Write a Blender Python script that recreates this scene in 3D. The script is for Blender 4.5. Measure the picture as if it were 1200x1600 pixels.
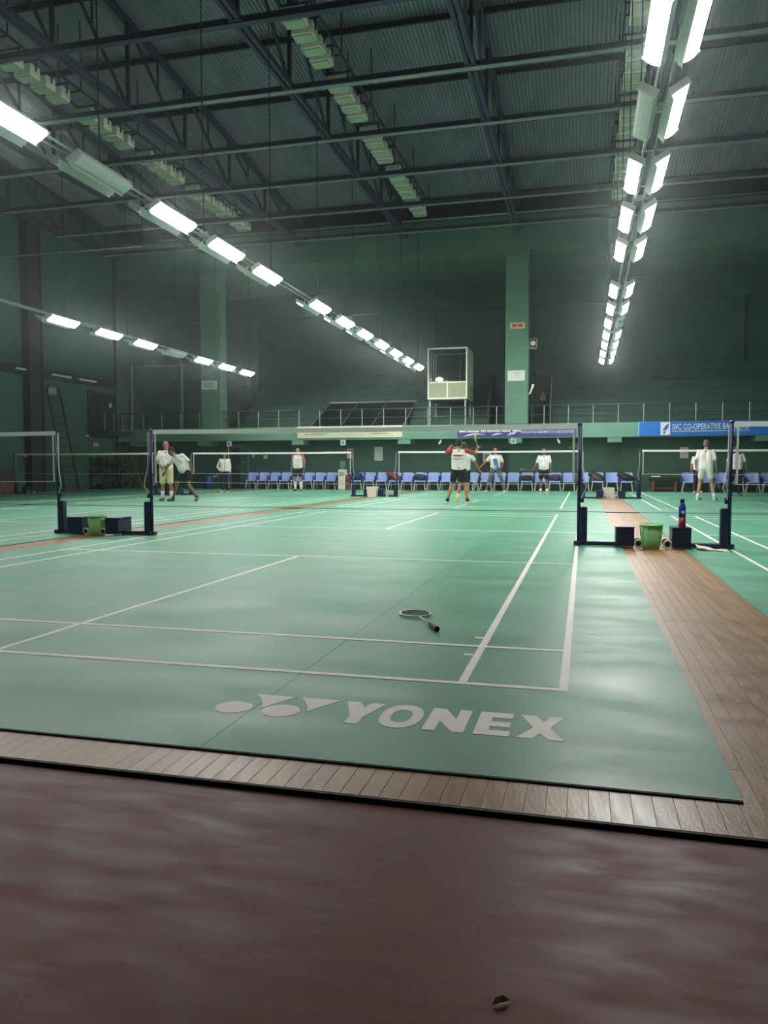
import bpy, math, random
from mathutils import Vector, Matrix, Quaternion
random.seed(7)
R = math.radians
scn = bpy.context.scene
for o in list(bpy.data.objects):
    bpy.data.objects.remove(o)
COL = scn.collection

# ------------------------------------------------------------------ camera
CAM = Vector((0.0539, -3.4949, 0.9961))
YAW, PITCH, ROLL = -0.25177, -0.05718, -0.00068
F_PX = 1212.14                      # focal length in pixels of a 1200x1600 frame
fwd = Vector((math.sin(YAW) * math.cos(PITCH), math.cos(YAW) * math.cos(PITCH), math.sin(PITCH)))
rgt = Vector((math.cos(YAW), -math.sin(YAW), 0))
upv = rgt.cross(fwd)
r2 = rgt * math.cos(ROLL) + upv * math.sin(ROLL)
u2 = -rgt * math.sin(ROLL) + upv * math.cos(ROLL)
cam_data = bpy.data.cameras.new('camera')
cam_data.sensor_fit = 'VERTICAL'
cam_data.sensor_height = 36.0
cam_data.lens = 36.0 * F_PX / 1600.0
cam_data.clip_end = 200
cam = bpy.data.objects.new('camera', cam_data)
COL.objects.link(cam)
cam.matrix_world = Matrix((
    (r2.x, u2.x, -fwd.x, CAM.x), (r2.y, u2.y, -fwd.y, CAM.y), (r2.z, u2.z, -fwd.z, CAM.z), (0, 0, 0, 1)))
scn.camera = cam

# ------------------------------------------------------------------ world, exposure
LAMP_STRENGTH = 55.0
LAMP_COLOR = (1.0, 0.99, 0.95)
world = bpy.data.worlds.new('world')
scn.world = world
world.use_nodes = True
world.node_tree.nodes['Background'].inputs[0].default_value = (0.55, 0.75, 0.70, 1)
world.node_tree.nodes['Background'].inputs[1].default_value = 0.01
hz = world.node_tree.nodes.new('ShaderNodeVolumeScatter')     # thin haze added to the air for soft halos round the lamps
hz.inputs['Color'].default_value = (0.80, 0.97, 0.95, 1)
hz.inputs['Density'].default_value = 0.0017
hz.inputs['Anisotropy'].default_value = 0.9
world.node_tree.links.new(hz.outputs[0], world.node_tree.nodes['World Output'].inputs['Volume'])
vs = scn.view_settings
vs.view_transform = 'Standard'
vs.look = 'None'
vs.exposure = 0.82
vs.gamma = 1.0
vs.use_curve_mapping = False

# ------------------------------------------------------------------ materials
MATS = {}


def srgb(r, g, b):
    f = lambda c: c / 12.92 if c <= 0.04045 else ((c + 0.055) / 1.055) ** 2.4
    return (f(r / 255), f(g / 255), f(b / 255), 1)


def mat(name, rgb, rough=0.6, metal=0.0, var=0.0, scale=3.0, stretch=(1, 1, 1), bump=0.0, bscale=40.0,
        spec=0.5, rvar=0.0, alpha=1.0, trans=0.0, detail=5.0):
    """plain principled material with optional noise variation in colour, roughness and relief"""
    if name in MATS:
        return MATS[name]
    m = bpy.data.materials.new(name)
    m.use_nodes = True
    nt = m.node_tree
    b = nt.nodes['Principled BSDF']
    c = srgb(*rgb)
    b.inputs['Base Color'].default_value = c
    b.inputs['Roughness'].default_value = rough
    b.inputs['Metallic'].default_value = metal
    b.inputs['Specular IOR Level'].default_value = spec
    b.inputs['Alpha'].default_value = alpha
    b.inputs['Transmission Weight'].default_value = trans
    if var or rvar or bump:
        tc = nt.nodes.new('ShaderNodeTexCoord')
        mp = nt.nodes.new('ShaderNodeMapping')
        mp.inputs['Scale'].default_value = stretch
        nt.links.new(tc.outputs['Object'], mp.inputs['Vector'])
    if var or rvar:
        n = nt.nodes.new('ShaderNodeTexNoise')
        n.inputs['Scale'].default_value = scale
        n.inputs['Detail'].default_value = detail
        n.inputs['Roughness'].default_value = 0.62
        nt.links.new(mp.outputs['Vector'], n.inputs['Vector'])
    if var:
        r = nt.nodes.new('ShaderNodeValToRGB')
        r.color_ramp.elements[0].position = 0.3
        r.color_ramp.elements[1].position = 0.7
        r.color_ramp.elements[0].color = tuple(max(0, x * (1 - var)) for x in c[:3]) + (1,)
        r.color_ramp.elements[1].color = tuple(min(1, x * (1 + var)) for x in c[:3]) + (1,)
        nt.links.new(n.outputs['Fac'], r.inputs['Fac'])
        nt.links.new(r.outputs['Color'], b.inputs['Base Color'])
    if rvar:
        mr = nt.nodes.new('ShaderNodeMapRange')
        mr.inputs['From Min'].default_value = 0.3
        mr.inputs['From Max'].default_value = 0.7
        mr.inputs['To Min'].default_value = max(0.02, rough - rvar)
        mr.inputs['To Max'].default_value = min(1, rough + rvar)
        nt.links.new(n.outputs['Fac'], mr.inputs['Value'])
        nt.links.new(mr.outputs['Result'], b.inputs['Roughness'])
    if bump:
        n2 = nt.nodes.new('ShaderNodeTexNoise')
        n2.inputs['Scale'].default_value = bscale
        n2.inputs['Detail'].default_value = 3
        nt.links.new(mp.outputs['Vector'], n2.inputs['Vector'])
        bp = nt.nodes.new('ShaderNodeBump')
        bp.inputs['Strength'].default_value = bump
        bp.inputs['Distance'].default_value = 0.02
        nt.links.new(n2.outputs['Fac'], bp.inputs['Height'])
        nt.links.new(bp.outputs['Normal'], b.inputs['Normal'])
    MATS[name] = m
    return m


def emit(name, rgb, strength):
    if name in MATS:
        return MATS[name]
    m = bpy.data.materials.new(name)
    m.use_nodes = True
    b = m.node_tree.nodes['Principled BSDF']
    b.inputs['Base Color'].default_value = (0.8, 0.8, 0.8, 1)
    b.inputs['Emission Color'].default_value = tuple(rgb) + (1,)
    b.inputs['Emission Strength'].default_value = strength
    MATS[name] = m
    return m


# ------------------------------------------------------------------ mesh helpers
class MB:
    """collects shapes and builds one mesh object"""

    def __init__(self):
        self.v = []
        self.f = []

    def add(self, vs_, fs_):
        n = len(self.v)
        self.v += [tuple(x) for x in vs_]
        self.f += [tuple(i + n for i in f) for f in fs_]
        return self

    def box(self, x0, x1, y0, y1, z0, z1):
        v = [(x0, y0, z0), (x1, y0, z0), (x1, y1, z0), (x0, y1, z0), (x0, y0, z1), (x1, y0, z1), (x1, y1, z1), (x0, y1, z1)]
        f = [(3, 2, 1, 0), (4, 5, 6, 7), (0, 1, 5, 4), (1, 2, 6, 5), (2, 3, 7, 6), (3, 0, 4, 7)]
        return self.add(v, f)

    def bevbox(self, x0, x1, y0, y1, z0, z1, b):
        """box with chamfered vertical and top edges"""
        def ring(i, z):
            return [(x0 + i + b, y0 + i, z), (x1 - i - b, y0 + i, z), (x1 - i, y0 + i + b, z), (x1 - i, y1 - i - b, z),
                    (x1 - i - b, y1 - i, z), (x0 + i + b, y1 - i, z), (x0 + i, y1 - i - b, z), (x0 + i, y0 + i + b, z)]
        return self.rings([ring(b, z0), ring(0, z0 + b), ring(0, z1 - b), ring(b, z1)])

    def rings(self, rs, closed=True, caps=True):
        n = len(rs[0])
        v = [p for r in rs for p in r]
        f = []
        for i in range(len(rs) - 1):
            for j in range(n if closed else n - 1):
                k = (j + 1) % n
                f.append((i * n + j, i * n + k, (i + 1) * n + k, (i + 1) * n + j))
        if caps and closed:
            f.append(tuple(reversed(range(n))))
            f.append(tuple(range((len(rs) - 1) * n, len(rs) * n)))
        return self.add(v, f)

    def bar(self, a, b, w, h=None, up=(0, 0, 1)):
        """rectangular bar between two points"""
        h = h or w
        a, b = Vector(a), Vector(b)
        d = (b - a).normalized()
        u = Vector(up)
        if abs(d.dot(u)) > 0.98:
            u = Vector((0, 1, 0))
        s = d.cross(u).normalized() * w / 2
        t = s.cross(d).normalized() * h / 2
        return self.rings([[p - s - t, p + s - t, p + s + t, p - s + t] for p in (a, b)])

    def tube(self, pts, r, n=8, caps=True):
        pts = [Vector(p) for p in pts]
        rs = []
        prev = None
        for i, p in enumerate(pts):
            d = (pts[min(i + 1, len(pts) - 1)] - pts[max(i - 1, 0)]).normalized()
            if prev is None:
                u = d.cross(Vector((0, 0, 1)))
                if u.length < 1e-3:
                    u = d.cross(Vector((1, 0, 0)))
            else:
                u = prev - d * prev.dot(d)
            u.normalize()
            prev = u
            w = d.cross(u)
            rr = r[i] if isinstance(r, (list, tuple)) else r
            rs.append([p + u * rr * math.cos(2 * math.pi * k / n) + w * rr * math.sin(2 * math.pi * k / n) for k in range(n)])
        return self.rings(rs, caps=caps)

    def lathe(self, prof, n=16, c=(0, 0, 0), caps=True):
        rs = [[(c[0] + r * math.cos(2 * math.pi * k / n), c[1] + r * math.sin(2 * math.pi * k / n), c[2] + z) for k in range(n)] for r, z in prof]
        return self.rings(rs, caps=caps)

    def prism(self, pts, z0, z1):
        """2D outline in x,y extruded in z (any simple polygon)"""
        n = len(pts)
        a = sum(pts[i][0] * pts[(i + 1) % n][1] - pts[(i + 1) % n][0] * pts[i][1] for i in range(n))
        if a < 0:
            pts = pts[::-1]
        return self.rings([[(x, y, z) for x, y in pts] for z in (z0, z1)])

    def ellipsoid(self, c, r, n=12, m=8, rot=None):
        c = Vector(c)
        rs = []
        for i in range(m + 1):
            t = -math.pi / 2 + math.pi * (0.02 + 0.96 * i / m)
            ring = []
            for k in range(n):
                p = Vector((r[0] * math.cos(t) * math.cos(2 * math.pi * k / n), r[1] * math.cos(t) * math.sin(2 * math.pi * k / n), r[2] * math.sin(t)))
                if rot is not None:
                    p = rot @ p
                ring.append(c + p)
            rs.append(ring)
        return self.rings(rs)

    def capsule(self, a, ra, b, rb, n=10):
        """tapered limb with round ends"""
        a, b = Vector(a), Vector(b)
        d = b - a
        L = d.length
        if L < 1e-5:
            return self.ellipsoid(a, (max(ra, rb),) * 3)
        d.normalize()
        u = d.orthogonal().normalized()
        w = d.cross(u)
        prof = []
        for t in (-80, -50, -20):
            prof.append((a + d * ra * math.sin(R(t)), ra * math.cos(R(t))))
        for t in (20, 50, 80):
            prof.append((b + d * rb * math.sin(R(t)), rb * math.cos(R(t))))
        return self.rings([[c + u * r * math.cos(2 * math.pi * k / n) + w * r * math.sin(2 * math.pi * k / n) for k in range(n)] for c, r in prof])

    def mesh(self, name, smooth=False):
        me = bpy.data.meshes.new(name)
        me.from_pydata(self.v, [], self.f)
        me.validate()
        me.update()
        if smooth:
            me.shade_smooth()
        return me

    def build(self, name, material, parent=None, smooth=False):
        return link(name, self.mesh(name, smooth), material, parent)


def link(name, me, material=None, parent=None):
    o = bpy.data.objects.new(name, me)
    COL.objects.link(o)
    if material is not None and not me.materials:
        me.materials.append(material)
    if parent is not None:
        o.parent = parent
    return o


def tag(o, label=None, cat=None, group=None, kind=None):
    if label:
        o['label'] = label
    if cat:
        o['category'] = cat
    if group:
        o['group'] = group
    if kind:
        o['kind'] = kind
    return o


def thing(name, label, cat, loc=(0, 0, 0), rz=0.0, group=None):
    o = bpy.data.objects.new(name, None)
    o.empty_display_size = 0.1
    COL.objects.link(o)
    o.location = loc
    o.rotation_euler = (0, 0, rz)
    return tag(o, label, cat, group)


def copy_tree(o, parent=None):
    c = o.copy()
    COL.objects.link(c)
    c.parent = parent
    for ch in [x for x in o.children]:
        copy_tree(ch, c)
    return c


ORD = ['first', 'second', 'third', 'fourth', 'fifth', 'sixth', 'seventh', 'eighth', 'ninth', 'tenth', 'eleventh', 'twelfth',
       'thirteenth', 'fourteenth', 'fifteenth', 'sixteenth', 'seventeenth', 'eighteenth', 'nineteenth', 'twentieth',
       'twenty-first', 'twenty-second', 'twenty-third', 'twenty-fourth', 'twenty-fifth', 'twenty-sixth', 'twenty-seventh',
       'twenty-eighth', 'twenty-ninth', 'thirtieth', 'thirty-first', 'thirty-second', 'thirty-third', 'thirty-fourth', 'thirty-fifth']


def text(name, s, width, height, loc, rot, material, parent=None, extrude=0.002, bold=0.0):
    """flat lettering, lower left corner at loc, scaled to width x height"""
    cu = bpy.data.curves.new(name, 'FONT')
    cu.body = s
    cu.size = 1
    cu.extrude = 0.0
    cu.offset = bold
    cu.resolution_u = 3
    t = bpy.data.objects.new(name, cu)
    COL.objects.link(t)
    bpy.context.view_layer.update()
    me = bpy.data.meshes.new_from_object(t.evaluated_get(bpy.context.evaluated_depsgraph_get()))
    bpy.data.objects.remove(t)
    xs = [v.co.x for v in me.vertices]
    ys = [v.co.y for v in me.vertices]
    sx, sy = width / (max(xs) - min(xs)), height / (max(ys) - min(ys))
    x0, y0 = min(xs), min(ys)
    for v in me.vertices:
        v.co = Vector(((v.co.x - x0) * sx, (v.co.y - y0) * sy, 0))
    o = link(name, me, material, parent)
    o.location = loc
    o.rotation_euler = rot
    return o


FACE_CAM = (R(90), 0, 0)            # a flat sheet standing upright, facing the near end of the hall

# palette
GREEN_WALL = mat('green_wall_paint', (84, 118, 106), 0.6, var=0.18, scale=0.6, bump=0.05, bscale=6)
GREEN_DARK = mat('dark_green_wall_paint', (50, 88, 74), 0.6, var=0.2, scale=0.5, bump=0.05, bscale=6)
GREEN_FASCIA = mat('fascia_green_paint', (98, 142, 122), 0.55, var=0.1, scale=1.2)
GREEN_STEP = mat('bleacher_green_paint', (56, 90, 76), 0.65, var=0.2, scale=1.5)
STEEL_BLUE = mat('dark_blue_steel_paint', (50, 56, 84), 0.5, var=0.2, scale=4)
STEEL_DARK = mat('dark_steel_paint', (36, 44, 50), 0.55, var=0.2, scale=4)
ROOF = mat('corrugated_roof_sheet', (138, 138, 154), 0.5, metal=0.2, var=0.25, scale=1.3, stretch=(1, 0.3, 1))
GALV = mat('galvanised_steel', (150, 160, 158), 0.4, metal=0.4, var=0.1, scale=8)
NAVY = mat('navy_blue_enamel', (20, 28, 66), 0.35, var=0.1, scale=8)
WHITE = mat('white_paint', (222, 224, 216), 0.55)
LINE = mat('white_line_paint', (242, 236, 226), 0.55, var=0.06, scale=9)
BLACK = mat('black_rubber', (16, 18, 18), 0.7)
CREAM = mat('cream_paint', (206, 208, 180), 0.55, var=0.06, scale=4)

# ================================================================== THE HALL
XL, XR = -22.0, 13.0                # side walls
YN, YF, YU = -9.0, 30.0, 31.0       # near wall, balcony front, wall under the balcony
YB = 36.0                           # back wall of the gallery
Z_RED, Z_WOOD = -0.021, -0.007      # the red floor lies lower than the boards; mats lie on the boards with their top at 0

# red polished floor in front
def red_floor_material():
    m = bpy.data.materials.new('worn_red_oxide_floor')
    m.use_nodes = True
    nt = m.node_tree
    b = nt.nodes['Principled BSDF']
    tc = nt.nodes.new('ShaderNodeTexCoord')
    n1 = nt.nodes.new('ShaderNodeTexNoise')
    n1.inputs['Scale'].default_value = 1.1
    n1.inputs['Detail'].default_value = 7
    n1.inputs['Roughness'].default_value = 0.65
    n2 = nt.nodes.new('ShaderNodeTexNoise')
    n2.inputs['Scale'].default_value = 9
    n2.inputs['Detail'].default_value = 6
    n3 = nt.nodes.new('ShaderNodeTexNoise')
    n3.inputs['Scale'].default_value = 26
    n3.inputs['Detail'].default_value = 4
    mp = nt.nodes.new('ShaderNodeMapping')          # drag marks run across the hall
    mp.inputs['Scale'].default_value = (0.55, 1.5, 1)
    nt.links.new(tc.outputs['Object'], mp.inputs['Vector'])
    for n in (n1, n2, n3):
        nt.links.new(mp.outputs['Vector'], n.inputs['Vector'])
    r1 = nt.nodes.new('ShaderNodeValToRGB')
    r1.color_ramp.elements[0].position = 0.36
    r1.color_ramp.elements[0].color = srgb(92, 31, 27)
    r1.color_ramp.elements[1].position = 0.68
    r1.color_ramp.elements[1].color = srgb(118, 51, 43)
    nt.links.new(n1.outputs['Fac'], r1.inputs['Fac'])
    r2_ = nt.nodes.new('ShaderNodeValToRGB')
    r2_.color_ramp.elements[0].position = 0.3
    r2_.color_ramp.elements[0].color = (0.62, 0.62, 0.62, 1)
    r2_.color_ramp.elements[1].position = 0.75
    r2_.color_ramp.elements[1].color = (1.25, 1.25, 1.25, 1)
    nt.links.new(n2.outputs['Fac'], r2_.inputs['Fac'])
    mx = nt.nodes.new('ShaderNodeMix')
    mx.data_type = 'RGBA'
    mx.blend_type = 'MULTIPLY'
    mx.inputs['Factor'].default_value = 1
    nt.links.new(r1.outputs['Color'], mx.inputs['A'])
    nt.links.new(r2_.outputs['Color'], mx.inputs['B'])
    nt.links.new(mx.outputs['Result'], b.inputs['Base Color'])
    mr = nt.nodes.new('ShaderNodeMapRange')
    mr.inputs['From Min'].default_value = 0.3
    mr.inputs['From Max'].default_value = 0.7
    mr.inputs['To Min'].default_value = 0.42
    mr.inputs['To Max'].default_value = 0.60
    nt.links.new(n2.outputs['Fac'], mr.inputs['Value'])
    nt.links.new(mr.outputs['Result'], b.inputs['Roughness'])
    bp = nt.nodes.new('ShaderNodeBump')
    b.inputs['Specular IOR Level'].default_value = 0.27
    bp.inputs['Strength'].default_value = 0.04
    bp.inputs['Distance'].default_value = 0.02
    nt.links.new(n3.outputs['Fac'], bp.inputs['Height'])
    nt.links.new(bp.outputs['Normal'], b.inputs['Normal'])
    return m


RED = red_floor_material()
fl = MB().box(XL, XR, YN, -1.27, Z_RED - 0.2, Z_RED).build('floor', RED)
tag(fl, 'worn dark red polished floor in the foreground', 'floor', kind='structure')

WOOD = mat('worn_brown_boards', (146, 111, 75), 0.42, var=0.3, scale=3.5, stretch=(6, 0.7, 1), rvar=0.12, bump=0.05, bscale=20)
WOODS = [mat('board_tone_%s' % t, c, 0.40, var=0.28, scale=2.6, stretch=(5, 1.6, 1), rvar=0.12, bump=0.05, bscale=18)
         for t, c in (('a', (154, 118, 76)), ('b', (149, 113, 72)), ('c', (158, 122, 80)), ('d', (144, 108, 70)))]
wf = MB().box(XL, XR, -1.262, YU, Z_WOOD - 0.19, Z_WOOD - 0.003).build('floor_boards', WOOD)
tag(wf, 'raised brown timber sports floor under and between the green mats', 'floor', kind='structure')
# boards that can be told apart: the strip along the near edge and the aisle between the courts
BW = 0.062
pm = {}


def plank(x, y, L, k):
    key = round(L, 2)
    if key not in pm:
        pm[key] = MB().bevbox(-BW / 2 + 0.0005, BW / 2 - 0.0005, 0.001, L - 0.001, -0.012, 0, 0.0008).mesh('plank')
    me = pm[key]
    kk = (key, k)
    if kk not in pm:
        c = me.copy()
        c.materials.clear()
        c.materials.append(WOODS[k])
        pm[kk] = c
    o = link('plank', pm[kk], None, wf)
    o.location = (x, y, Z_WOOD)


n = 0
x = -4.6
while x < 0.50:
    plank(x, -1.262, 0.5, random.randrange(4))
    x += BW
while x < 1.30:
    y = -1.262
    k = 0
    while y < 11.5:
        L = (0.5, 1.3, 1.8, 1.3)[(k + n) % 4] if k == 0 else (1.8, 1.3)[(k + n) % 2]
        plank(x, y, L, random.randrange(4))
        y += L
        k += 1
    n += 1
    x += BW
while x < 2.4:
    plank(x, -1.262, 0.5, random.randrange(4))
    x += BW
edge = MB().box(XL, XR, -1.272, -1.262, Z_RED, Z_WOOD - 0.001).build('trim_1', BLACK)  # black face of the low step between boards and red floor
tag(edge, 'thin black strip along the front edge of the timber floor', 'edging', kind='structure')

# expansion strip across the hall between the two rows of courts
st = MB().box(XL + 0.1, XR - 0.1, 14.46, 14.52, Z_WOOD - 0.004, 0.006).build('trim_2', BLACK)
tag(st, 'thin dark strip on the floor between the two rows of courts', 'strip', kind='structure')

# ---------------------------------------------------------------- mats and their lines
MAT_TONES = [mat('green_mat_%s' % t, c, 0.48, var=0.10, scale=1.6, stretch=(0.6, 1.5, 1), rvar=0.10, bump=0.06, bscale=9, spec=0.42)
             for t, c in (('a', (88, 158, 128)), ('b', (83, 152, 122)), ('c', (91, 160, 130)), ('d', (86, 155, 126)))]
COURTS = [(0.0, 'main'), (7.88, 'right'), (-7.68, 'left'), (-15.3, 'far left')]   # x of each court's right doubles line
MW = 0.53                           # mat margin beside the court


def court_mat(xr, y0, label, detail=True, ticks=False):
    t = thing('court_mat', label, 'court mat', (xr - 3.05, y0 + 6.7, 0), 0, 'green badminton court mats')
    w = (6.1 + 2 * MW) / 4
    for i in range(4):
        a = -3.05 - MW + i * w
        MB().box(a + 0.0012, a + w - 0.0012, -7.73, 7.73, Z_WOOD, 0).build('mat_strip', MAT_TONES[(i * 3 + int(abs(xr))) % 4], t)
        # black rubber underside showing as a dark edge
        MB().box(a + 0.0012, a + w - 0.0012, -7.738, -7.7302, Z_WOOD, -0.0015).build('edge_strip', BLACK, t)
    h = 0.0012

    def ln(xa, xb, ya, yb):
        MB().box(xa, xb, ya, yb, -0.001, h if yb - ya > xb - xa else h + 0.0006).build('court_line', LINE, t)
    for s in (-1, 1):
        ln(s * 3.05 - (0.04 if s > 0 else 0), s * 3.05 + (0 if s > 0 else 0.04), -6.7, 6.7)
        ln(s * 2.59 - (0.04 if s > 0 else 0), s * 2.59 + (0 if s > 0 else 0.04), -6.66, 6.66)
        ya = s * 6.7
        ln(-3.01, 3.01, min(ya, ya - s * 0.04), max(ya, ya - s * 0.04))
        ya = s * 5.94
        ln(-3.01, 3.01, min(ya, ya - s * 0.04), max(ya, ya - s * 0.04))
        ya = s * 1.98
        ln(-3.01, 3.01, min(ya, ya + s * 0.04), max(ya, ya + s * 0.04))
        ln(-0.02, 0.02, min(s * 2.0, s * 6.66), max(s * 2.0, s * 6.66))
    if ticks:
        ln(2.50, 2.55, -5.73, -5.69)
        ln(2.50, 2.55, -6.15, -6.11)
    return t


main_mat = court_mat(0.0, 0.0, 'large green court mat in the middle with the white brand lettering', ticks=True)
court_mat(7.88, 0.0, 'green court mat on the right, beyond the brown aisle in the foreground')
court_mat(-7.68, 0.0, 'green court mat on the left, beyond the left net posts')
court_mat(0.0, 15.5, 'green court mat under the far middle net')
court_mat(7.88, 15.5, 'green court mat under the far right net')
court_mat(-7.68, 15.5, 'green court mat under the far net left of the water dispenser')
court_mat(-15.3, 15.5, 'green court mat under the far net before the ladder')
court_mat(-15.3, 0.0, 'green court mat at the left edge, before the ladder wall')

# brand lettering on the main mat (flat print), in mat coordinates
OX, OY = 3.05, -6.7


def decal(name, pts):
    MB().prism([(px + OX, py + OY) for px, py in pts], -0.001, 0.0012).build(name, LINE, main_mat)


T, B = -0.377, -0.648
decal('letter_y', [(-.909, T), (-.850, T), (-.816, -.445), (-.797, T), (-.736, T), (-.788, -.560), (-.788, B), (-.844, B), (-.844, -.560)])
decal('letter_n', [(-.533, T), (-.481, T), (-.421, -.500), (-.421, T), (-.373, T), (-.373, B), (-.417, B), (-.483, -.530), (-.483, B), (-.533, B)])
decal('letter_e', [(-.337, T), (-.206, T), (-.206, -.440), (-.284, -.440), (-.284, -.488), (-.208, -.488), (-.208, -.546), (-.284, -.546), (-.284, -.590), (-.203, -.590), (-.203, B), (-.337, B)])
decal('letter_x', [(-.178, T), (-.116, T), (-.083, -.455), (-.060, T), (-.006, T), (-.056, -.515), (-.002, B), (-.057, B), (-.092, -.583), (-.118, B), (-.178, B), (-.121, -.525)])
# letter O as a ring
oc, N = (-.641, -.5125), 36
ring = MB()
vs_, fs_ = [], []
for z in (0, 0.0012):
    for (rx, ry) in ((.084, .143), (.042, .078)):
        for k in range(N):
            a = 2 * math.pi * k / N
            e = 0.85
            cx, sy = math.cos(a), math.sin(a)
            vs_.append((oc[0] + OX + rx * math.copysign(abs(cx) ** e, cx), oc[1] + OY + ry * math.copysign(abs(sy) ** e, sy), z))
for k in range(N):
    j = (k + 1) % N
    fs_ += [(2 * N + k, 2 * N + j, 3 * N + j, 3 * N + k), (k, j, 2 * N + j, 2 * N + k), (N + j, N + k, 3 * N + k, 3 * N + j)]
ring.add(vs_, fs_).build('letter_o', LINE, main_mat)


def ell(cx, cy, rx, ry, n=30):
    return [(cx + rx * math.cos(2 * math.pi * k / n), cy + ry * math.sin(2 * math.pi * k / n)) for k in range(n)]


decal('emblem_disc', ell(-1.345, -.570, .078, .078))
decal('emblem_disc', ell(-1.138, -.566, .079, .079))
decal('emblem_wing', [(-1.332, -.373), (-1.140, -.374), (-1.180, -.452), (-1.228, -.556), (-1.240, -.515), (-1.256, -.478), (-1.292, -.418)])
decal('emblem_wing', [(-1.126, -.373), (-.936, -.374), (-.980, -.455), (-1.029, -.556), (-1.040, -.515), (-1.056, -.476), (-1.086, -.420)])

# ---------------------------------------------------------------- walls
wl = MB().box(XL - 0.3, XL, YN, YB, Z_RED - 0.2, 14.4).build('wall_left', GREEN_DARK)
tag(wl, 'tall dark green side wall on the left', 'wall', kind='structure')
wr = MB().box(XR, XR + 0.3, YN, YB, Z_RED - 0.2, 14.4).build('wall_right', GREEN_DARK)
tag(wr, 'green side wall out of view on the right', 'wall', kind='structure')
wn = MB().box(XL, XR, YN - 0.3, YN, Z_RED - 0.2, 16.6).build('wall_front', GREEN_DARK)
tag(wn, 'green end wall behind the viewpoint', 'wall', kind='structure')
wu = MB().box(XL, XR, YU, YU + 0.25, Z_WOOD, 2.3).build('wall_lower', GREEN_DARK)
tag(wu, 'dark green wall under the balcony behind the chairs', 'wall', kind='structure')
wb = MB().box(XL, XR, YB, YB + 0.3, 2.0, 10.6).build('wall_back', GREEN_DARK)
tag(wb, 'dark green back wall of the upper gallery', 'wall', kind='structure')
for i in range(8):
    px = -17.3 + 4.85 * i - 4.85
    if XL < px < XR - 0.5:
        MB().box(px - 0.22, px + 0.22, YB - 0.18, YB, 2.9, 10.1).build('pilaster', GREEN_DARK, wb)
MB().box(XL, XR, YB - 0.25, YB, 8.95, 9.5).build('wall_beam', GREEN_DARK, wb)

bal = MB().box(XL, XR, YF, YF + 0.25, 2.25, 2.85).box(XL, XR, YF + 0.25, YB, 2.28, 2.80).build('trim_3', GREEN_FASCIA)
tag(bal, 'green balcony front above the row of chairs', 'balcony', kind='structure')
for bx in (-21.0, -17.4, -12.65, -7.65, -2.8, 1.27, 6.9, 11.5):
    MB().box(bx - 0.28, bx + 0.28, YF + 0.02, YU, 2.04, 2.25).build('support_beam', GREEN_FASCIA, bal)
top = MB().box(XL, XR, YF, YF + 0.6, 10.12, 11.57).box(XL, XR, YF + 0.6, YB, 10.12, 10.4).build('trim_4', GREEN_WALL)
tag(top, 'wide green ring beam above the gallery at the far end', 'beam', kind='structure')
clad = MB().box(XL, XR, YF + 0.35, YF + 0.55, 11.57, 12.7).build('wall_upper', STEEL_DARK)
tag(clad, 'dark cladding between the ring beam and the roof', 'cladding', kind='structure')

for cx, w, lab in ((-2.76, 0.96, 'tall green column with a red plate beside the right vomitory'),
                   (-16.95, 1.0, 'tall green column behind the left lamp row'),
                   (11.3, 0.96, 'green column out of view on the right')):
    c = thing('column', lab, 'column', (cx, YF + 0.35, 2.85), 0, 'gallery columns')
    MB().bevbox(-w / 2, w / 2, -0.34, 0.34, 0, 7.27, 0.015).build('shaft', mat('column_green_paint', (92, 136, 116), 0.55, var=0.12, scale=0.9), c)
    MB().box(-w / 2 - 0.04, w / 2 + 0.04, -0.345, 0.38, 7.05, 7.27).build('capital', GREEN_WALL, c)

# dark steel column and beam on the left wall
lc = thing('steel_column', 'broad dark steel column against the left wall beside the ladder', 'column', (XL + 0.17, 23.95, Z_WOOD))
MB().box(-0.17, 0.17, -0.43, -0.36, 0, 11.2).box(-0.17, 0.17, 0.36, 0.43, 0, 11.2).build('flange', STEEL_DARK, lc)
MB().box(-0.17, 0.10, -0.36, 0.36, 0, 11.2).build('web', STEEL_DARK, lc)
MB().box(-0.2, 0.3, -0.5, 0.5, 0, 0.03).build('base_plate', STEEL_DARK, lc)
cp = MB().tube([(XL + 0.08, YF - 0.1, Z_WOOD), (XL + 0.08, YF - 0.1, 11.1)], 0.07, 8).build('drain_pipe', STEEL_DARK, smooth=True)
tag(cp, 'dark vertical pipe in the far left corner', 'pipe')
lb = MB().box(XL, XL + 0.12, 5.0, YF, 4.75, 5.12).build('wall_beam', STEEL_DARK)
tag(lb, 'dark horizontal beam along the left wall above the ladder', 'beam')
for i, (yy, w) in enumerate(((23.6, 'beside the steel column'), (25.8, 'above the ladder'), (27.6, 'nearest the far corner'))):
    t = thing('wall_tube_light', 'unlit white tube light on the left wall beam, ' + w, 'light', (XL + 0.12, yy, 4.96), 0, 'unlit tubes on the left wall')
    MB().box(0, 0.05, -0.62, 0.62, -0.04, 0.04).build('housing', WHITE, t)
    MB().tube([(0.08, -0.58, 0), (0.08, 0.58, 0)], 0.02).build('tube', WHITE, t)

# ---------------------------------------------------------------- roof
Z_CH, S = 11.0, 0.10                # bottom chord height, roof slope


def zr(y):                          # underside of the roof
    return 13.30 + S * (19.5 - y)


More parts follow.
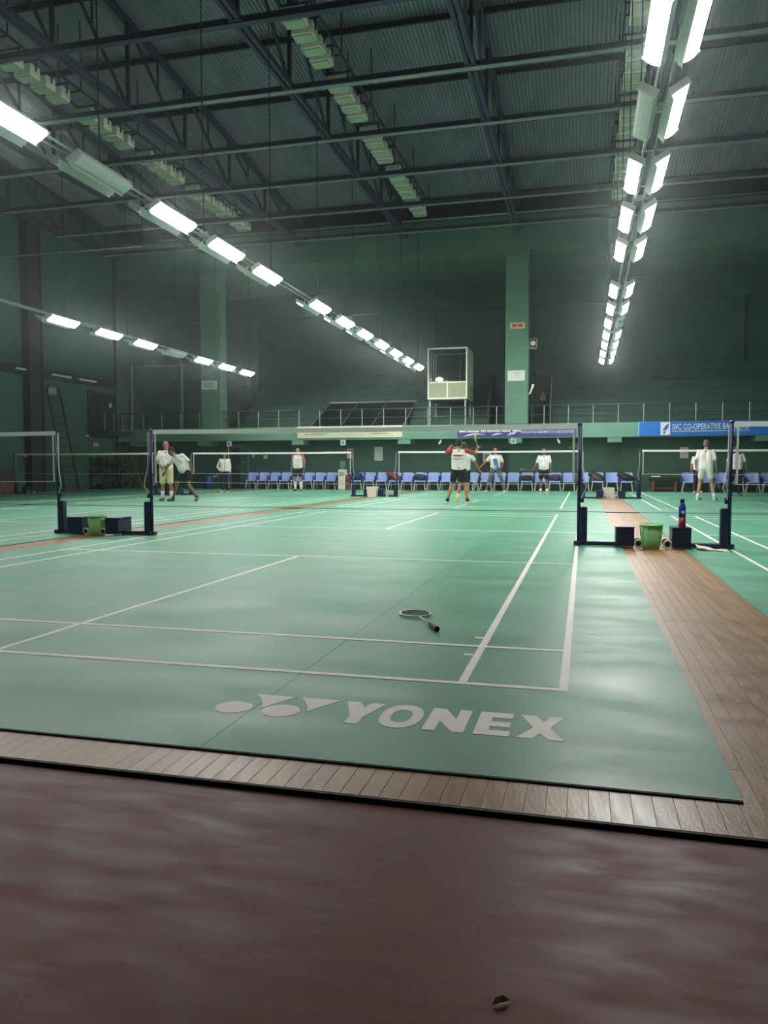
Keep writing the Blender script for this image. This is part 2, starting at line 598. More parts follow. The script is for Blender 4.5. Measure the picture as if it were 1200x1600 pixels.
roof = MB().add([(XL, YN, zr(YN) + 0.12), (XR, YN, zr(YN) + 0.12), (XR, YF + 0.6, zr(YF + 0.6) + 0.12), (XL, YF + 0.6, zr(YF + 0.6) + 0.12),
                 (XL, YN, zr(YN) + 0.3), (XR, YN, zr(YN) + 0.3), (XR, YF + 0.6, zr(YF + 0.6) + 0.3), (XL, YF + 0.6, zr(YF + 0.6) + 0.3)],
                [(3, 2, 1, 0), (4, 5, 6, 7), (0, 1, 5, 4), (1, 2, 6, 5), (2, 3, 7, 6), (3, 0, 4, 7)]).build('ceiling', STEEL_DARK)
tag(roof, 'grey corrugated metal roof lining above the trusses', 'ceiling', kind='structure')
# corrugated sheets, one per bay between trusses and purlins
BAY, PURL = 4.85, 2.8
pur_y = [YF - 0.55 - PURL * i for i in range(14)]
per, nw = 0.1213, 40
bays = [-22.1 + BAY * i for i in range(8)]
sheet = None
for j in range(len(pur_y) - 1):
    yb_, ya_ = pur_y[j], pur_y[j + 1]
    if ya_ < 4:
        break
    for bx in bays:
        if sheet is None:
            sh = MB()
            rows = []
            for yy in (0, PURL):
                row = []
                for k in range(nw):
                    for q, zz in ((0.0, 0.0), (0.25, 0.0), (0.42, 0.045), (0.83, 0.045)):
                        row.append((per * (k + q), yy, zz - S * yy))
                row.append((per * nw, yy, -S * yy))
                rows.append(row)
            sh.rings(rows, closed=False, caps=False)
            sheet = sh.mesh('roof_sheet')
            sheet.materials.append(ROOF)
        o = link('roof_sheet', sheet, None, roof)
        o.location = (bx, ya_, zr(ya_) + 0.05 + random.uniform(-0.004, 0.004))
for j, yy in enumerate(pur_y):
    if yy < 3:
        break
    p = thing('roof_purlin', 'dark steel purlin under the roof sheets, %s from the far wall' % ORD[j], 'purlin', (0, yy, zr(yy)), 0, 'roof purlins')
    MB().box(XL, XR, -0.035, 0.035, -0.16, -0.02).build('web', STEEL_DARK, p)
    MB().box(XL, XR, -0.035, 0.07, -0.02, 0.0).build('flange', STEEL_DARK, p)

# trusses running the length of the hall
NODES = [29.1 - 3.2 * i for i in range(10)]
truss_x = [(-21.75, 'against the left wall'), (-17.25, 'left of the left fixture row'), (-12.4, 'second left of the middle fixture row'),
           (-7.6, 'just left of the middle fixture row'), (-2.8, 'above the red-plated column'), (2.0, 'just right of the right fixture row'), (6.85, 'at the right edge')]
trm = {}
for tx, where in truss_x:
    t = thing('roof_truss', 'dark blue steel roof truss ' + where, 'truss', (tx, YF, Z_CH), 0, 'roof trusses')

    def part(key, fn, material):
        if key not in trm:
            mb = MB()
            fn(mb)
            me = mb.mesh(key)
            me.materials.append(material)
            trm[key] = me
        return link(key.split('#')[0], trm[key], None, t)
    part('bottom_chord', lambda m: m.box(-0.13, -0.03, -27, 0.1, -0.07, 0.07).box(0.03, 0.13, -27, 0.1, -0.07, 0.07), STEEL_BLUE)
    part('top_chord', lambda m: m.bar((0, 0.1, zr(YF) - Z_CH - 0.24), (0, -27, zr(3) - Z_CH - 0.24), 0.2, 0.13), STEEL_BLUE)
    for i, ny in enumerate(NODES):
        hh = zr(ny) - Z_CH - 0.24
        part('vertical_post#%d' % i, lambda m: m.bar((0, ny - YF, 0), (0, ny - YF, hh), 0.09, 0.09), STEEL_DARK)
        part('gusset#%d' % i, lambda m: m.box(-0.16, 0.16, ny - YF - 0.18, ny - YF + 0.18, -0.085, -0.065), STEEL_DARK)
        if i < len(NODES) - 1:
            mid = ny - 1.6
            part('web_member#%d' % i, lambda m: m.bar((0, ny - YF, 0.02), (0, ny - 3.2 - YF, zr(ny - 3.2) - Z_CH - 0.24), 0.07, 0.07), STEEL_DARK)
            part('strut#%d' % i, lambda m: m.bar((0, mid - YF, (zr(ny - 3.2) - Z_CH - 0.24) * 0.5), (0, mid - YF, zr(mid) - Z_CH - 0.24), 0.05, 0.05), STEEL_DARK)
# ties across the hall at the bottom chord level
for i, ny in enumerate(NODES):
    t = thing('tie_beam', 'dark tie beam crossing below the trusses, %s from the far wall' % ORD[i], 'beam', (0, ny, Z_CH), 0, 'tie beams under the trusses')
    MB().box(XL, XR, -0.05, 0.05, -0.09, 0.06).build('web', STEEL_BLUE, t)
    MB().box(XL, XR, -0.09, 0.09, -0.11, -0.09).build('flange', GALV if i < 5 else STEEL_BLUE, t)
# tie rods with slanted fly braces at each truss are part of the beams above; a light pipe runs along the ring beam
pp = MB().tube([(XL + 0.2, YF - 0.12, 11.62), (XR - 0.2, YF - 0.12, 11.62)], 0.05, 8).build('service_pipe', GALV, smooth=True)
tag(pp, 'pale horizontal pipe along the top of the far ring beam', 'pipe')
rod = MB().tube([(XL + 0.02, 20.0, 8.38), (-14.3, 20.0, 8.37)], 0.025, 6).build('tie_rod', GALV, smooth=True)
tag(rod, 'thin pale rod reaching from the left wall at mid height', 'rod')
for i, (y0, z0) in enumerate(((20.2, 8.38),)):
    hg = MB().tube([(-14.3, 20.0, 8.37), (-14.3, 20.0, Z_CH - 0.1)], 0.015, 6).build('rod_hanger', STEEL_DARK)
    tag(hg, 'thin dark hanger carrying the end of the pale rod', 'hanger')

# ---------------------------------------------------------------- rows of white box fixtures under the roof
BOXW = mat('off_white_enamel', (234, 228, 212), 0.5, var=0.12, scale=5)
bx_h = MB().bevbox(-0.27, 0.27, -0.19, 0.19, 0, 0.30, 0.02).mesh('housing')
bx_h.materials.append(BOXW)
bx_l = MB().box(-0.24, 0.24, -0.16, 0.16, -0.025, 0.0).mesh('lens')
bx_l.materials.append(mat('dusty_lens', (170, 182, 160), 0.35))
bx_b = MB().bar((-0.285, 0, 0.15), (-0.285, 0, 0.44), 0.03).bar((0.285, 0, 0.15), (0.285, 0, 0.44), 0.03).bar((-0.38, 0, 0.435), (0.38, 0, 0.435), 0.03).mesh('bracket')
bx_b.materials.append(STEEL_DARK)
for rx, rname in ((-14.2, 'left'), (-6.5, 'middle'), (1.2, 'right')):
    tr = thing('fixture_rail', 'dark twin rail carrying the %s row of white box fixtures' % rname, 'rail', (rx, YF - 2, 11.62), 0, 'fixture rails')
    for s in (-0.36, 0.36):
        MB().box(s - 0.025, s + 0.025, -21, 0, -0.03, 0.03).build('runner', STEEL_BLUE, tr)
    for i in range(8):
        MB().box(-0.36, 0.36, -0.2 - i * 2.9, -0.16 - i * 2.9, -0.02, 0.02).build('cross_piece', STEEL_DARK, tr)
        for s in (-0.36, 0.36):
            yy = YF - 2 - 0.18 - i * 2.9
            MB().bar((s, -0.18 - i * 2.9, 0), (s, -0.18 - i * 2.9, zr(yy) - 11.62 - 0.1), 0.03).build('hanger', STEEL_DARK, tr)
    k = 0
    for b in range(7):
        top_y = NODES[b + 1]
        for q in range(4 if b != 0 else 4):
            yy = top_y + 3.2 - 0.62 - q * 0.62
            if b == 0:
                yy -= 0.7
            o = thing('box_fixture', 'white box fixture in the %s row under the roof, %s from the far end' % (rname, ORD[k]), 'light fixture',
                      (rx, yy, 11.16), random.uniform(-0.04, 0.04), 'white box fixtures under the roof')
            link('housing', bx_h, None, o)
            link('lens', bx_l, None, o)
            link('bracket', bx_b, None, o)
            k += 1

# ---------------------------------------------------------------- lamp rows
ON = emit('lit_diffuser', LAMP_COLOR, LAMP_STRENGTH)
OFF = mat('unlit_diffuser', (196, 202, 196), 0.4)
HOUS = mat('lamp_housing', (190, 196, 192), 0.5)
h_me = MB().box(-0.11, 0.11, -0.62, 0.62, 0.0, 0.05).mesh('housing')
h_me.materials.append(HOUS)
e_me = MB().box(-0.115, 0.115, -0.0175, 0.0175, -0.03, 0.055).mesh('end_cap')
e_me.materials.append(HOUS)
m_me, r_me = {}, {}
for s in (-1, 1):                   # little arm from the housing up to the track rail
    q = Matrix.Rotation(s * R(30), 3, 'Y') @ Vector((-s * 0.10, 0, 0.12))
    m_me[s] = MB().bar((0, 0, 0.03), q, 0.025).mesh('mount')
    m_me[s].materials.append(HOUS)
    r_me[s] = MB().box(-s * 0.1125 - 0.0025, -s * 0.1125 + 0.0025, -0.6, 0.6, -0.075, 0.05).mesh('light_shield')  # skirt added to keep a lamp's light off its unlit twin
    r_me[s].materials.append(HOUS)


def diffuser(m):
    rs = []
    for yy in (-0.6, 0.6):
        rs.append([(0.108 * math.cos(a), yy, -0.05 * math.sin(a)) for a in [math.pi * k / 6 for k in range(7)]])
    me = MB().rings(rs).mesh('diffuser')
    me.materials.append(m)
    return me


d_on, d_off = diffuser(ON), diffuser(OFF)
LZ = 5.2
LY = [28.5, 26.5, 24.45, 22.4, 20.3, 18.2, 16.0, 12.5, 10.5, 8.5, 6.5, 4.6]
rows = [(-6.85, 'middle', {(-1, 10), (1, 10), (-1, 7), (-1, 8), (-1, 9), (-1, 11), (-1, 3)}),
        (0.86, 'right', {(-1, 10), (1, 4)}),
        (-14.6, 'left', {(1, 3)} | {(-1, k) for k in range(13)})]
for rx, rname, off in rows:
    tr = thing('lamp_track', 'suspended twin track of the %s lamp row' % rname, 'lamp track', (rx, 15.5, LZ + 0.12), 0, 'suspended lamp tracks')
    for s in (-0.07, 0.07):
        MB().tube([(s, -13.8, 0), (s, 13.6, 0)], 0.022, 6).build('rail', GALV, tr)
    for ny in NODES[:9]:
        yy = ny - 15.5
        MB().tube([(0, yy, 0), (0, yy, Z_CH - 0.10 - LZ - 0.12)], 0.012, 5).build('hanger_rod', STEEL_DARK, tr)
        MB().box(-0.1, 0.1, yy - 0.03, yy + 0.03, -0.02, 0.05).build('clamp', GALV, tr)
    for k, yy in enumerate(LY):
        for s in (-1, 1):
            lit = (s, k) not in off
            o = thing('tube_light', '%s %s-facing batten light, %s from the far end of the %s lamp row' % (
                'bright' if lit else 'unlit', 'right' if s > 0 else 'left', ORD[k], rname), 'light',
                (rx + s * 0.17, yy, LZ), 0, 'batten lights of the lamp rows')
            o.rotation_euler = (0, -s * R(30), 0)
            link('housing', h_me, None, o)
            for ey in (-0.6175, 0.6175):
                link('end_cap', e_me, None, o).location = (0, ey, 0)
            link('light_shield', r_me[s], None, o)
            for ey in (-0.4, 0.4):
                link('mount', m_me[s], None, o).location = (0, ey, 0)
            link('diffuser', d_on if lit else d_off, None, o)

# ================================================================== GALLERY
def bleachers(x0, x1, label, start=0):
    nst, dep, ris = 7, 0.56, 0.43
    t = thing('bleachers', label, 'bleachers', ((x0 + x1) / 2, 32.0 + start * dep, 2.80), 0, 'gallery bleachers')
    w = (x1 - x0) / 2
    for i in range(start, nst):
        a = (i - start) * dep
        MB().bevbox(-w, w, a, a + dep + (0.02 if i < nst - 1 else -0.12), 0, (i + 1) * ris, 0.012).build('step', GREEN_STEP, t)
        MB().box(-w + 0.02, w - 0.02, a - 0.004, a + 0.05, (i + 1) * ris, (i + 1) * ris + 0.02).build('nosing', GREEN_DARK, t)
    return t


bleachers(-1.35, 12.8, 'green stepped seating tiers on the right of the gallery')
bleachers(-4.15, -1.35, 'green upper seating tiers behind the red-plated column', 3)
bleachers(-7.80, -4.15, 'green stepped seating tiers below the glass cabin')
bleachers(-12.3, -7.80, 'green upper seating tiers behind the dark stair cover', 3)
bleachers(-16.4, -12.3, 'green stepped seating tiers left of the dark stair cover')
bleachers(-21.9, -17.5, 'green stepped seating tiers in the far left corner of the gallery')

# dark sloping stair cover with pale bars
sc = thing('stair_cover', 'dark sloping stair cover with pale edge bars on the gallery', 'stair cover', (-10.05, 30.75, 2.85))
DARKP = mat('dark_panel', (22, 32, 36), 0.45)
hw = 2.2
for i in range(3):
    a, b = -hw + i * hw * 2 / 3, -hw + (i + 1) * hw * 2 / 3
    MB().rings([[(a + 0.03, 0, 0.03), (b - 0.03, 0, 0.03), (b - 0.03, 2.8, 1.30), (a + 0.03, 2.8, 1.30)],
                [(a + 0.03, 0, 0.07), (b - 0.03, 0, 0.07), (b - 0.03, 2.8, 1.34), (a + 0.03, 2.8, 1.34)]]).build('panel', DARKP, sc)
for i in range(4):
    a = -hw + i * hw * 2 / 3
    MB().bar((a, 0, 0.08), (a, 2.82, 1.36), 0.05).build('slope_bar', GALV if i in (0, 3) else mat('dull_steel', (96, 108, 106), 0.5), sc)
MB().bar((-hw, 2.82, 1.36), (hw, 2.82, 1.36), 0.06).build('top_bar', GALV, sc)
for s in (-1, 1):
    MB().rings([[(s * hw - 0.02, 0, 0), (s * hw + 0.02, 0, 0), (s * hw + 0.02, 2.8, 0), (s * hw - 0.02, 2.8, 0)],
                [(s * hw - 0.02, 0, 0.04), (s * hw + 0.02, 0, 0.04), (s * hw + 0.02, 2.8, 1.3), (s * hw - 0.02, 2.8, 1.3)]]).build('side_panel', DARKP, sc)
MB().box(-hw, hw, 2.78, 2.84, 0, 1.3).build('back_panel', DARKP, sc)

# stairways (vomitories) either side of the red-plated column
for x0, x1, lab in ((-4.1, -3.3, 'dark stairway opening left of the red-plated column'), (-2.2, -1.4, 'dark stairway opening right of the red-plated column')):
    t = thing('stairway', lab, 'stairway', ((x0 + x1) / 2, 31.4, 2.80), 0, 'gallery stairways')
    w = (x1 - x0) / 2
    MB().box(-w, w, 1.6, 1.68, 0, 2.5).build('dark_backing', DARKP, t)  # dark sheet standing for the shade inside the stair opening
    for s in (-1, 1):
        MB().rings([[(s * w - 0.05, 0, 0), (s * w + 0.05, 0, 0), (s * w + 0.05, 1.6, 0), (s * w - 0.05, 1.6, 0)],
                    [(s * w - 0.05, 0, 1.0), (s * w + 0.05, 0, 1.0), (s * w + 0.05, 1.6, 2.6), (s * w - 0.05, 1.6, 2.6)]]).build('side_wall', mat('stair_wall', (44, 66, 58), 0.6), t)
    for i in range(4):
        MB().box(-w + 0.06, w - 0.06, 0.4 + i * 0.3, 1.6, i * 0.17, (i + 1) * 0.17).build('step', DARKP, t)
    MB().tube([(w, -0.05, 0), (w, -0.05, 1.05), (w, 1.5, 2.5)], 0.025, 6).build('handrail', GALV, t)

# glass cabin
GLASS = mat('cabin_glass', (190, 210, 205), 0.06, trans=1.0, spec=0.4)
cb = thing('glass_cabin', 'white framed glass cabin raised on legs in the gallery', 'cabin', (-5.87, 30.85, 2.85))
FR = mat('white_frame', (222, 228, 214), 0.45)
PANEL = mat('olive_panel', (150, 158, 122), 0.5, var=0.08, scale=3)
z0, z1, zm = 1.22, 3.42, 1.93
hw, dp = 0.86, 1.75
for sx in (-1, 1):
    for yy in (0, 0.6, 1.2, dp):
        MB().box(sx * hw - 0.035, sx * hw + 0.035, yy - 0.03, yy + 0.03, z0, z1).build('post', FR, cb)
    for zz in (z0, zm, z1):
        MB().box(sx * hw - 0.03, sx * hw + 0.03, 0, dp, zz - 0.03, zz + 0.03).build('side_rail', FR, cb)
    for i, (ya, yb_) in enumerate(((0, 0.6), (0.6, 1.2), (1.2, dp))):
        MB().box(sx * hw - 0.008, sx * hw + 0.008, ya + 0.04, yb_ - 0.04, z0 + 0.03, zm - 0.03).build('side_panel', PANEL, cb)
        if sx > 0 or i < 3:
            MB().box(sx * hw - 0.004, sx * hw + 0.004, ya + 0.04, yb_ - 0.04, zm + 0.03, z1 - 0.03).build('pane', GLASS, cb)
    for yy in (0.05, 1.55):
        MB().box(sx * 0.80 - 0.03, sx * 0.80 + 0.03, yy - 0.03, yy + 0.03, 0 if yy < 1 else 0.39, z0).build('leg', GALV, cb)
for yy in (0, dp):
    for zz in (z0, zm, z1):
        MB().box(-hw, hw, yy - 0.03, yy + 0.03, zz - 0.035, zz + 0.035).build('front_rail' if yy == 0 else 'back_rail', FR, cb)
    MB().box(-0.03, 0.03, yy - 0.025, yy + 0.025, z0, zm).build('mullion', FR, cb)
    for sx in (-1, 1):
        MB().box(min(0.03 * sx, (hw - 0.03) * sx), max(0.03 * sx, (hw - 0.03) * sx), yy - 0.01, yy + 0.01, z0 + 0.03, zm - 0.03).build('lower_panel', PANEL, cb)
MB().box(-hw + 0.04, hw - 0.04, -0.004, 0.004, zm + 0.03, z1 - 0.03).build('pane', GLASS, cb)
MB().box(0.28, 0.33, dp - 0.02, dp + 0.02, zm, z1).build('mullion', FR, cb)
MB().box(-hw - 0.02, hw + 0.02, -0.02, dp + 0.02, z1 + 0.03, z1 + 0.07).build('roof', mat('cabin_roof', (90, 86, 78), 0.6), cb)
MB().box(-hw, hw, 0, dp, z0 - 0.08, z0 - 0.03).build('cabin_floor', mat('cabin_floor', (40, 52, 48), 0.6), cb)

# railing along the balcony front
rl = thing('balcony_railing', 'thin steel railing along the front of the balcony', 'railing', (0, YF + 0.1, 2.85))
RAILP = mat('railing_post', (132, 148, 142), 0.45, metal=0.3)
for zz, nm in ((0.76, 'top_rail'), (0.38, 'mid_rail')):
    MB().tube([(XL + 0.1, 0, zz), (XR - 0.1, 0, zz)], 0.024 if zz > 0.5 else 0.018, 6).build(nm, mat('rail_green', (44, 62, 56), 0.5), rl)
pmh = MB().tube([(0, 0, 0), (0, 0, 0.76)], 0.024, 6).lathe([(0.05, 0), (0.05, 0.015)], 8).mesh('post')
pmh.materials.append(RAILP)
for i in range(35):
    o = link('post', pmh, None, rl)
    o.location = (-21.6 + i * 1.0, 0, 0)

# white pipe goalpost frame and gear in the left corner of the gallery
pf = thing('pipe_frame', 'pale pipe frame with shelf boxes behind the left lamp row', 'frame', (-20.4, 31.05, 2.85))
MB().tube([(-1.4, 0, 3.12), (1.38, 0, 3.12)], 0.05, 8).build('cross_pipe', GALV, pf)
MB().tube([(1.38, 0, 0), (1.38, 0, 3.15)], 0.05, 8).build('upright_pipe', GALV, pf)
MB().tube([(-1.38, 0, 0), (-1.38, 0, 3.3)], 0.05, 8).build('upright_pipe', GALV, pf)
MB().box(-0.75, 1.3, 0.0, 0.45, 3.20, 3.24).build('shelf', GALV, pf)
for xx, w, h in ((-0.45, 0.5, 0.22), (0.2, 0.55, 0.26), (0.85, 0.6, 0.38)):
    MB().bevbox(xx - w / 2, xx + w / 2, 0.05, 0.4, 3.24, 3.24 + h, 0.02).build('case', mat('pale_case', (128, 146, 138), 0.55), pf)

# ---------------------------------------------------------------- banners and signs on the balcony front
def board(name, label, cat, x0, x1, z0_, z1_, material, y=YF - 0.035, th=0.03):
    t = thing(name, label, cat, ((x0 + x1) / 2, y, z0_))
    MB().box(-(x1 - x0) / 2, (x1 - x0) / 2, 0, th, 0, z1_ - z0_).build('sheet', material, t)
    return t


INK = mat('faded_ink', (118, 124, 96), 0.6)
t = board('cream_banner', 'long cream banner with faint lettering on the balcony front', 'banner', -12.63, -7.72, 2.34, 2.86, CREAM)
MB().box(-2.455, 2.455, -0.006, 0, 0.48, 0.52).box(-2.455, 2.455, -0.006, 0, 0, 0.03).build('border', mat('pale_border', (222, 226, 200), 0.5), t)
for xa, xb, zz in ((-2.15, -1.25, 0.27), (-1.15, -0.62, 0.27), (-2.1, -1.0, 0.17), (1.0, 1.75, 0.27), (1.85, 2.15, 0.28), (1.05, 1.7, 0.17)):
    x = xa
    while x < xb:                   # worn letters, too faint to read: separate small strokes
        w = random.uniform(0.03, 0.07)
        MB().box(x, x + w, -0.004, 0, zz - random.uniform(0.02, 0.035), zz + random.uniform(0.02, 0.035)).build('letter_stroke', INK, t)
        x += w + 0.022
PURP = mat('purple_banner', (70, 66, 140), 0.5, var=0.08, scale=2)
WPRINT = mat('white_print', (228, 228, 232), 0.5)
t = board('purple_banner', 'dark purple banner with white lettering and swoosh on the balcony front', 'banner', -5.27, -0.28, 2.31, 2.80, PURP)
text('lettering', 'KARNATAKA BADMINTON ASSOCIATION', 2.2, 0.12, (0.22, -0.006, 0.13), FACE_CAM, WPRINT, t, bold=0.01)
x = -2.42
for i, w in enumerate((0.32, 0.5, 0.22, 0.55, 0.4, 0.36)):
    x2 = x
    while x2 < x + w - 0.03:
        q = random.uniform(0.04, 0.075)
        MB().box(x2, min(x2 + q, x + w), -0.006, 0, 0.20, 0.20 + random.uniform(0.10, 0.15)).build('letter_stroke', WPRINT, t)
        x2 += q + 0.018
    x += w + 0.06
for (xa, xb, za, zb, up_) in ((-2.2, -1.3, 0.03, 0.10, 0.06), (-1.0, -0.55, 0.06, 0.12, 0.03), (-0.35, 0.02, 0.06, 0.20, 0.0)):
    n_ = 12
    lo, hi = [], []
    for k in range(n_ + 1):
        f = k / n_
        xx = xa + (xb - xa) * f
        zz = za + (zb - za) * f + up_ * math.sin(math.pi * f)
        wd = 0.028 * math.sin(math.pi * min(1, f * 0.9 + 0.1)) + 0.004
        lo.append((xx, -0.005, zz - wd))
        hi.append((xx, -0.005, zz + wd))
    MB().add(lo + hi, [(k, k + 1, n_ + 2 + k, n_ + 1 + k) for k in range(n_)]).build('swoosh', WPRINT, t)
em = MB()
em.add([(-0.12 + 0.0 + r_ * math.cos(2 * math.pi * k / 16), -0.0055, 0.22 + r_ * 0.9 * math.sin(2 * math.pi * k / 16)) for r_ in (0.14, 0.105) for k in range(16)],
       [(k, (k + 1) % 16, 16 + (k + 1) % 16, 16 + k) for k in range(16)])
em.build('emblem_ring', WPRINT, t)

BANKB = mat('bank_blue', (38, 112, 200), 0.45, var=0.05, scale=2)
t = board('blue_bank_banner', 'bright blue banner reading SVC CO-OPERATIVE BANK LTD on the balcony front', 'banner', 2.18, 9.4, 2.28, 2.86, BANKB)
MB().box(-3.61, -3.56, -0.004, 0, 0, 0.58).build('edge_band', mat('cyan_edge', (96, 190, 220), 0.5), t)
cx0 = (2.18 + 9.4) / 2
MB().box(3.05 - cx0, 3.42 - cx0, -0.006, 0, 0.03, 0.55).build('logo_field', WPRINT, t)
lg = MB()
ox = 3.235 - cx0
for pts in ([(-0.13, 0.20), (0.02, 0.42), (0.13, 0.50), (0.12, 0.34), (0.04, 0.22)], [(-0.10, 0.16), (0.03, 0.19), (0.0, 0.10), (-0.06, 0.06)]):
    lg.add([(ox + a, -0.009, b) for a, b in pts], [tuple(range(len(pts)))])
lg.build('logo_mark', BANKB, t)
text('lettering', 'SVC CO-OPERATIVE BANK LTD', 2.86, 0.235, (3.50 - cx0, -0.008, 0.245), FACE_CAM, WPRINT, t, bold=0.012)
x = 3.50 - cx0
while x < 3.50 - cx0 + 2.86:
    w = random.uniform(0.05, 0.13)
    MB().box(x, x + w, -0.006, 0, 0.165, 0.195).build('small_print', WPRINT, t)
    x += w + 0.02

t = board('red_plate', 'small cream plate with red panels high on the green column', 'sign', -3.05, -2.43, 6.85, 7.10, CREAM)
REDP = mat('red_print', (206, 84, 70), 0.5)
for a, b in ((-0.22, -0.02), (0.02, 0.24)):
    MB().box(a, b, -0.006, 0, 0.05, 0.20).build('red_panel', REDP, t)
t = board('white_notice_board', 'white notice board on the green column below the red plate', 'sign', -3.13, -2.41, 4.66, 5.10, WHITE)
MB().box(-0.06, 0.12, -0.005, 0, 0.31, 0.34).build('heading', mat('grey_print', (150, 156, 152), 0.6), t)
for zz in (0.14, 0.19, 0.24):
    MB().box(-0.12, 0.2, -0.005, 0, zz, zz + 0.02).build('text_line', mat('grey_print2', (196, 200, 196), 0.6), t)
t = board('white_notice_board', 'white framed notice board on the column behind the left lamp row', 'sign', -17.40, -16.63, 4.66, 5.06, WHITE)
MB().box(-0.3, 0.3, -0.005, 0, 0.06, 0.34).build('picture', mat('grey_print3', (176, 186, 180), 0.6), t)
MB().box(-0.04, 0.12, -0.008, -0.005, 0.24, 0.28).build('heading', mat('grey_print', (150, 156, 152), 0.6), t)
sp = thing('wall_speaker', 'small grey wall speaker on the right side of the green column', 'speaker', (-2.09, YF + 0.05, 6.0))
MB().bevbox(-0.17, 0.17, 0, 0.2, 0, 0.44, 0.03).build('cabinet', mat('speaker_grey', (150, 158, 154), 0.5), sp)
MB().box(-0.13, 0.13, -0.006, 0, 0.04, 0.40).build('grille', mat('speaker_dark', (44, 52, 50), 0.7), sp)
spc = MB().lathe([(0.1, 0), (0.1, 0.012), (0.045, 0.004)], 16).build('cone', WHITE, sp)
spc.location = (0, -0.006, 0.22)
spc.rotation_euler = (R(90), 0, 0)
ml = thing('column_lamp', 'white tilted lamp on the right side of the green column', 'lamp', (-2.2, YF + 0.0, 4.1))
MB().capsule((0.0, 0, 0.0), 0.03, (0.13, -0.05, 0.35), 0.06).build('shade', WHITE, ml, True)
MB().bar((-0.08, 0.1, 0.05), (0.02, 0, 0.05), 0.03).build('arm', GALV, ml)
pg = thing('pictogram_sign', 'grey figure-shaped sign hanging in the right stairway', 'sign', (-1.80, 32.96, 4.05))
MB().bevbox(-0.14, 0.14, 0, 0.03, 0, 0.24, 0.01).build('body_plate', mat('sign_grey', (150, 160, 156), 0.5), pg)
MB().bevbox(-0.07, 0.07, 0, 0.03, 0.24, 0.38, 0.01).build('head_plate', mat('sign_grey', (150, 160, 156), 0.5), pg)
MB().tube([(0, 0.015, 0.38), (0, 0.04, 0.62)], 0.008, 5).build('hanger', STEEL_DARK, pg)

# small fittings below the balcony front
for xx, lab in ((-10.47, 'small white numbered sign under the cream banner'), (-2.86, 'small white numbered sign under the purple banner'), (-16.05, 'small pale sign under the balcony above the left door')):
    t = board('court_sign', lab, 'sign', xx - 0.12, xx + 0.12, 2.00, 2.24, mat('pale_sign', (190, 206, 206), 0.5), y=YF + 0.0)
    MB().box(-0.05, 0.05, -0.004, 0, 0.06, 0.18).build('numeral_block', mat('sign_blue', (90, 120, 150), 0.5), t)
for xx, s, lab in ((-6.0, 1, 'small white spotlight under the balcony left of the purple banner'), (-1.02, -1, 'small white spotlight under the right end of the purple banner')):
    t = thing('spotlight', lab, 'lamp', (xx, YF + 0.05, 2.25), 0, 'spotlights under the balcony')
    MB().bar((0, 0, 0), (0, 0, -0.07), 0.02).build('stem', WHITE, t)
    MB().capsule((0, 0, -0.08), 0.035, (0.06 * -s, -0.06, -0.20), 0.05).build('head', WHITE, t, True)

# ---------------------------------------------------------------- things on the wall under the balcony
def sheet_on_wall(name, label, x0, x1, z0_, z1_, col, lines=0, y=YU - 0.012):
    t = thing(name, label, 'notice', ((x0 + x1) / 2, y, z0_))
    MB().box(-(x1 - x0) / 2, (x1 - x0) / 2, 0, 0.012, 0, z1_ - z0_).build('sheet', mat('paper_%d_%d_%d' % col, col, 0.6), t)
    H = z1_ - z0_
    for i in range(lines):
        zz = H * (0.14 + 0.72 * i / max(1, lines - 1))
        MB().box(-(x1 - x0) * 0.4, (x1 - x0) * 0.4, -0.003, 0, zz, zz + H * 0.03).build('text_line', mat('paper_ink', (120, 130, 124), 0.6), t)
    return t


sheet_on_wall('wall_notice', 'tall white ruled notice on the wall right of the water dispenser', -9.27, -8.88, 1.32, 1.94, (206, 206, 192), 6)
t = sheet_on_wall('wall_poster', 'pink and white poster on the wall above the water dispenser', -10.60, -10.28, 1.42, 1.88, (206, 180, 176), 0)
MB().box(-0.12, 0.12, -0.004, 0, 0.2, 0.4).build('pink_field', mat('pink_print', (190, 90, 100), 0.6), t)
sheet_on_wall('wall_notice', 'pale pink notice on the wall above the dark bench', 3.92, 4.26, 1.38, 1.84, (206, 188, 180), 0)
sheet_on_wall('wall_notice', 'small white notice on the wall behind the player in red sleeves', -5.62, -5.36, 1.45, 1.93, (200, 204, 190), 3)
t = sheet_on_wall('framed_picture', 'framed black and white picture beside the man in the blue striped shirt', -4.28, -3.92, 1.25, 1.65, (196, 198, 190), 0, YU - 0.04)
MB().box(-0.13, 0.13, -0.004, 0, 0.05, 0.35).build('photo', mat('photo_grey', (120, 122, 118), 0.5, var=0.6, scale=9), t)
d2 = tag(thing('door_2', 'dark doorway behind the man in the blue striped shirt', 'door', (-3.85, YU - 0.03, Z_WOOD)), kind='structure')
MB().box(-0.62, 0.62, 0.006, 0.03, 0, 1.78).build('leaf', mat('dark_opening', (30, 32, 30), 0.6), d2)  # flat dark sheet filling the doorway
MB().box(-0.68, -0.62, -0.01, 0.03, 0, 1.84).box(0.62, 0.68, -0.01, 0.03, 0, 1.84).box(-0.68, 0.68, -0.01, 0.03, 1.78, 1.84).build('frame', mat('dark_frame', (44, 52, 48), 0.5), d2)
sheet_on_wall('wall_clock_plate', 'small white plate on the wall above the leftmost chairs', -14.75, -14.55, 1.42, 1.60, (196, 204, 196), 0)
sheet_on_wall('wall_switch_box', 'narrow white box on the wall right of the left door', -15.32, -15.20, 1.48, 1.72, (196, 196, 184), 0)

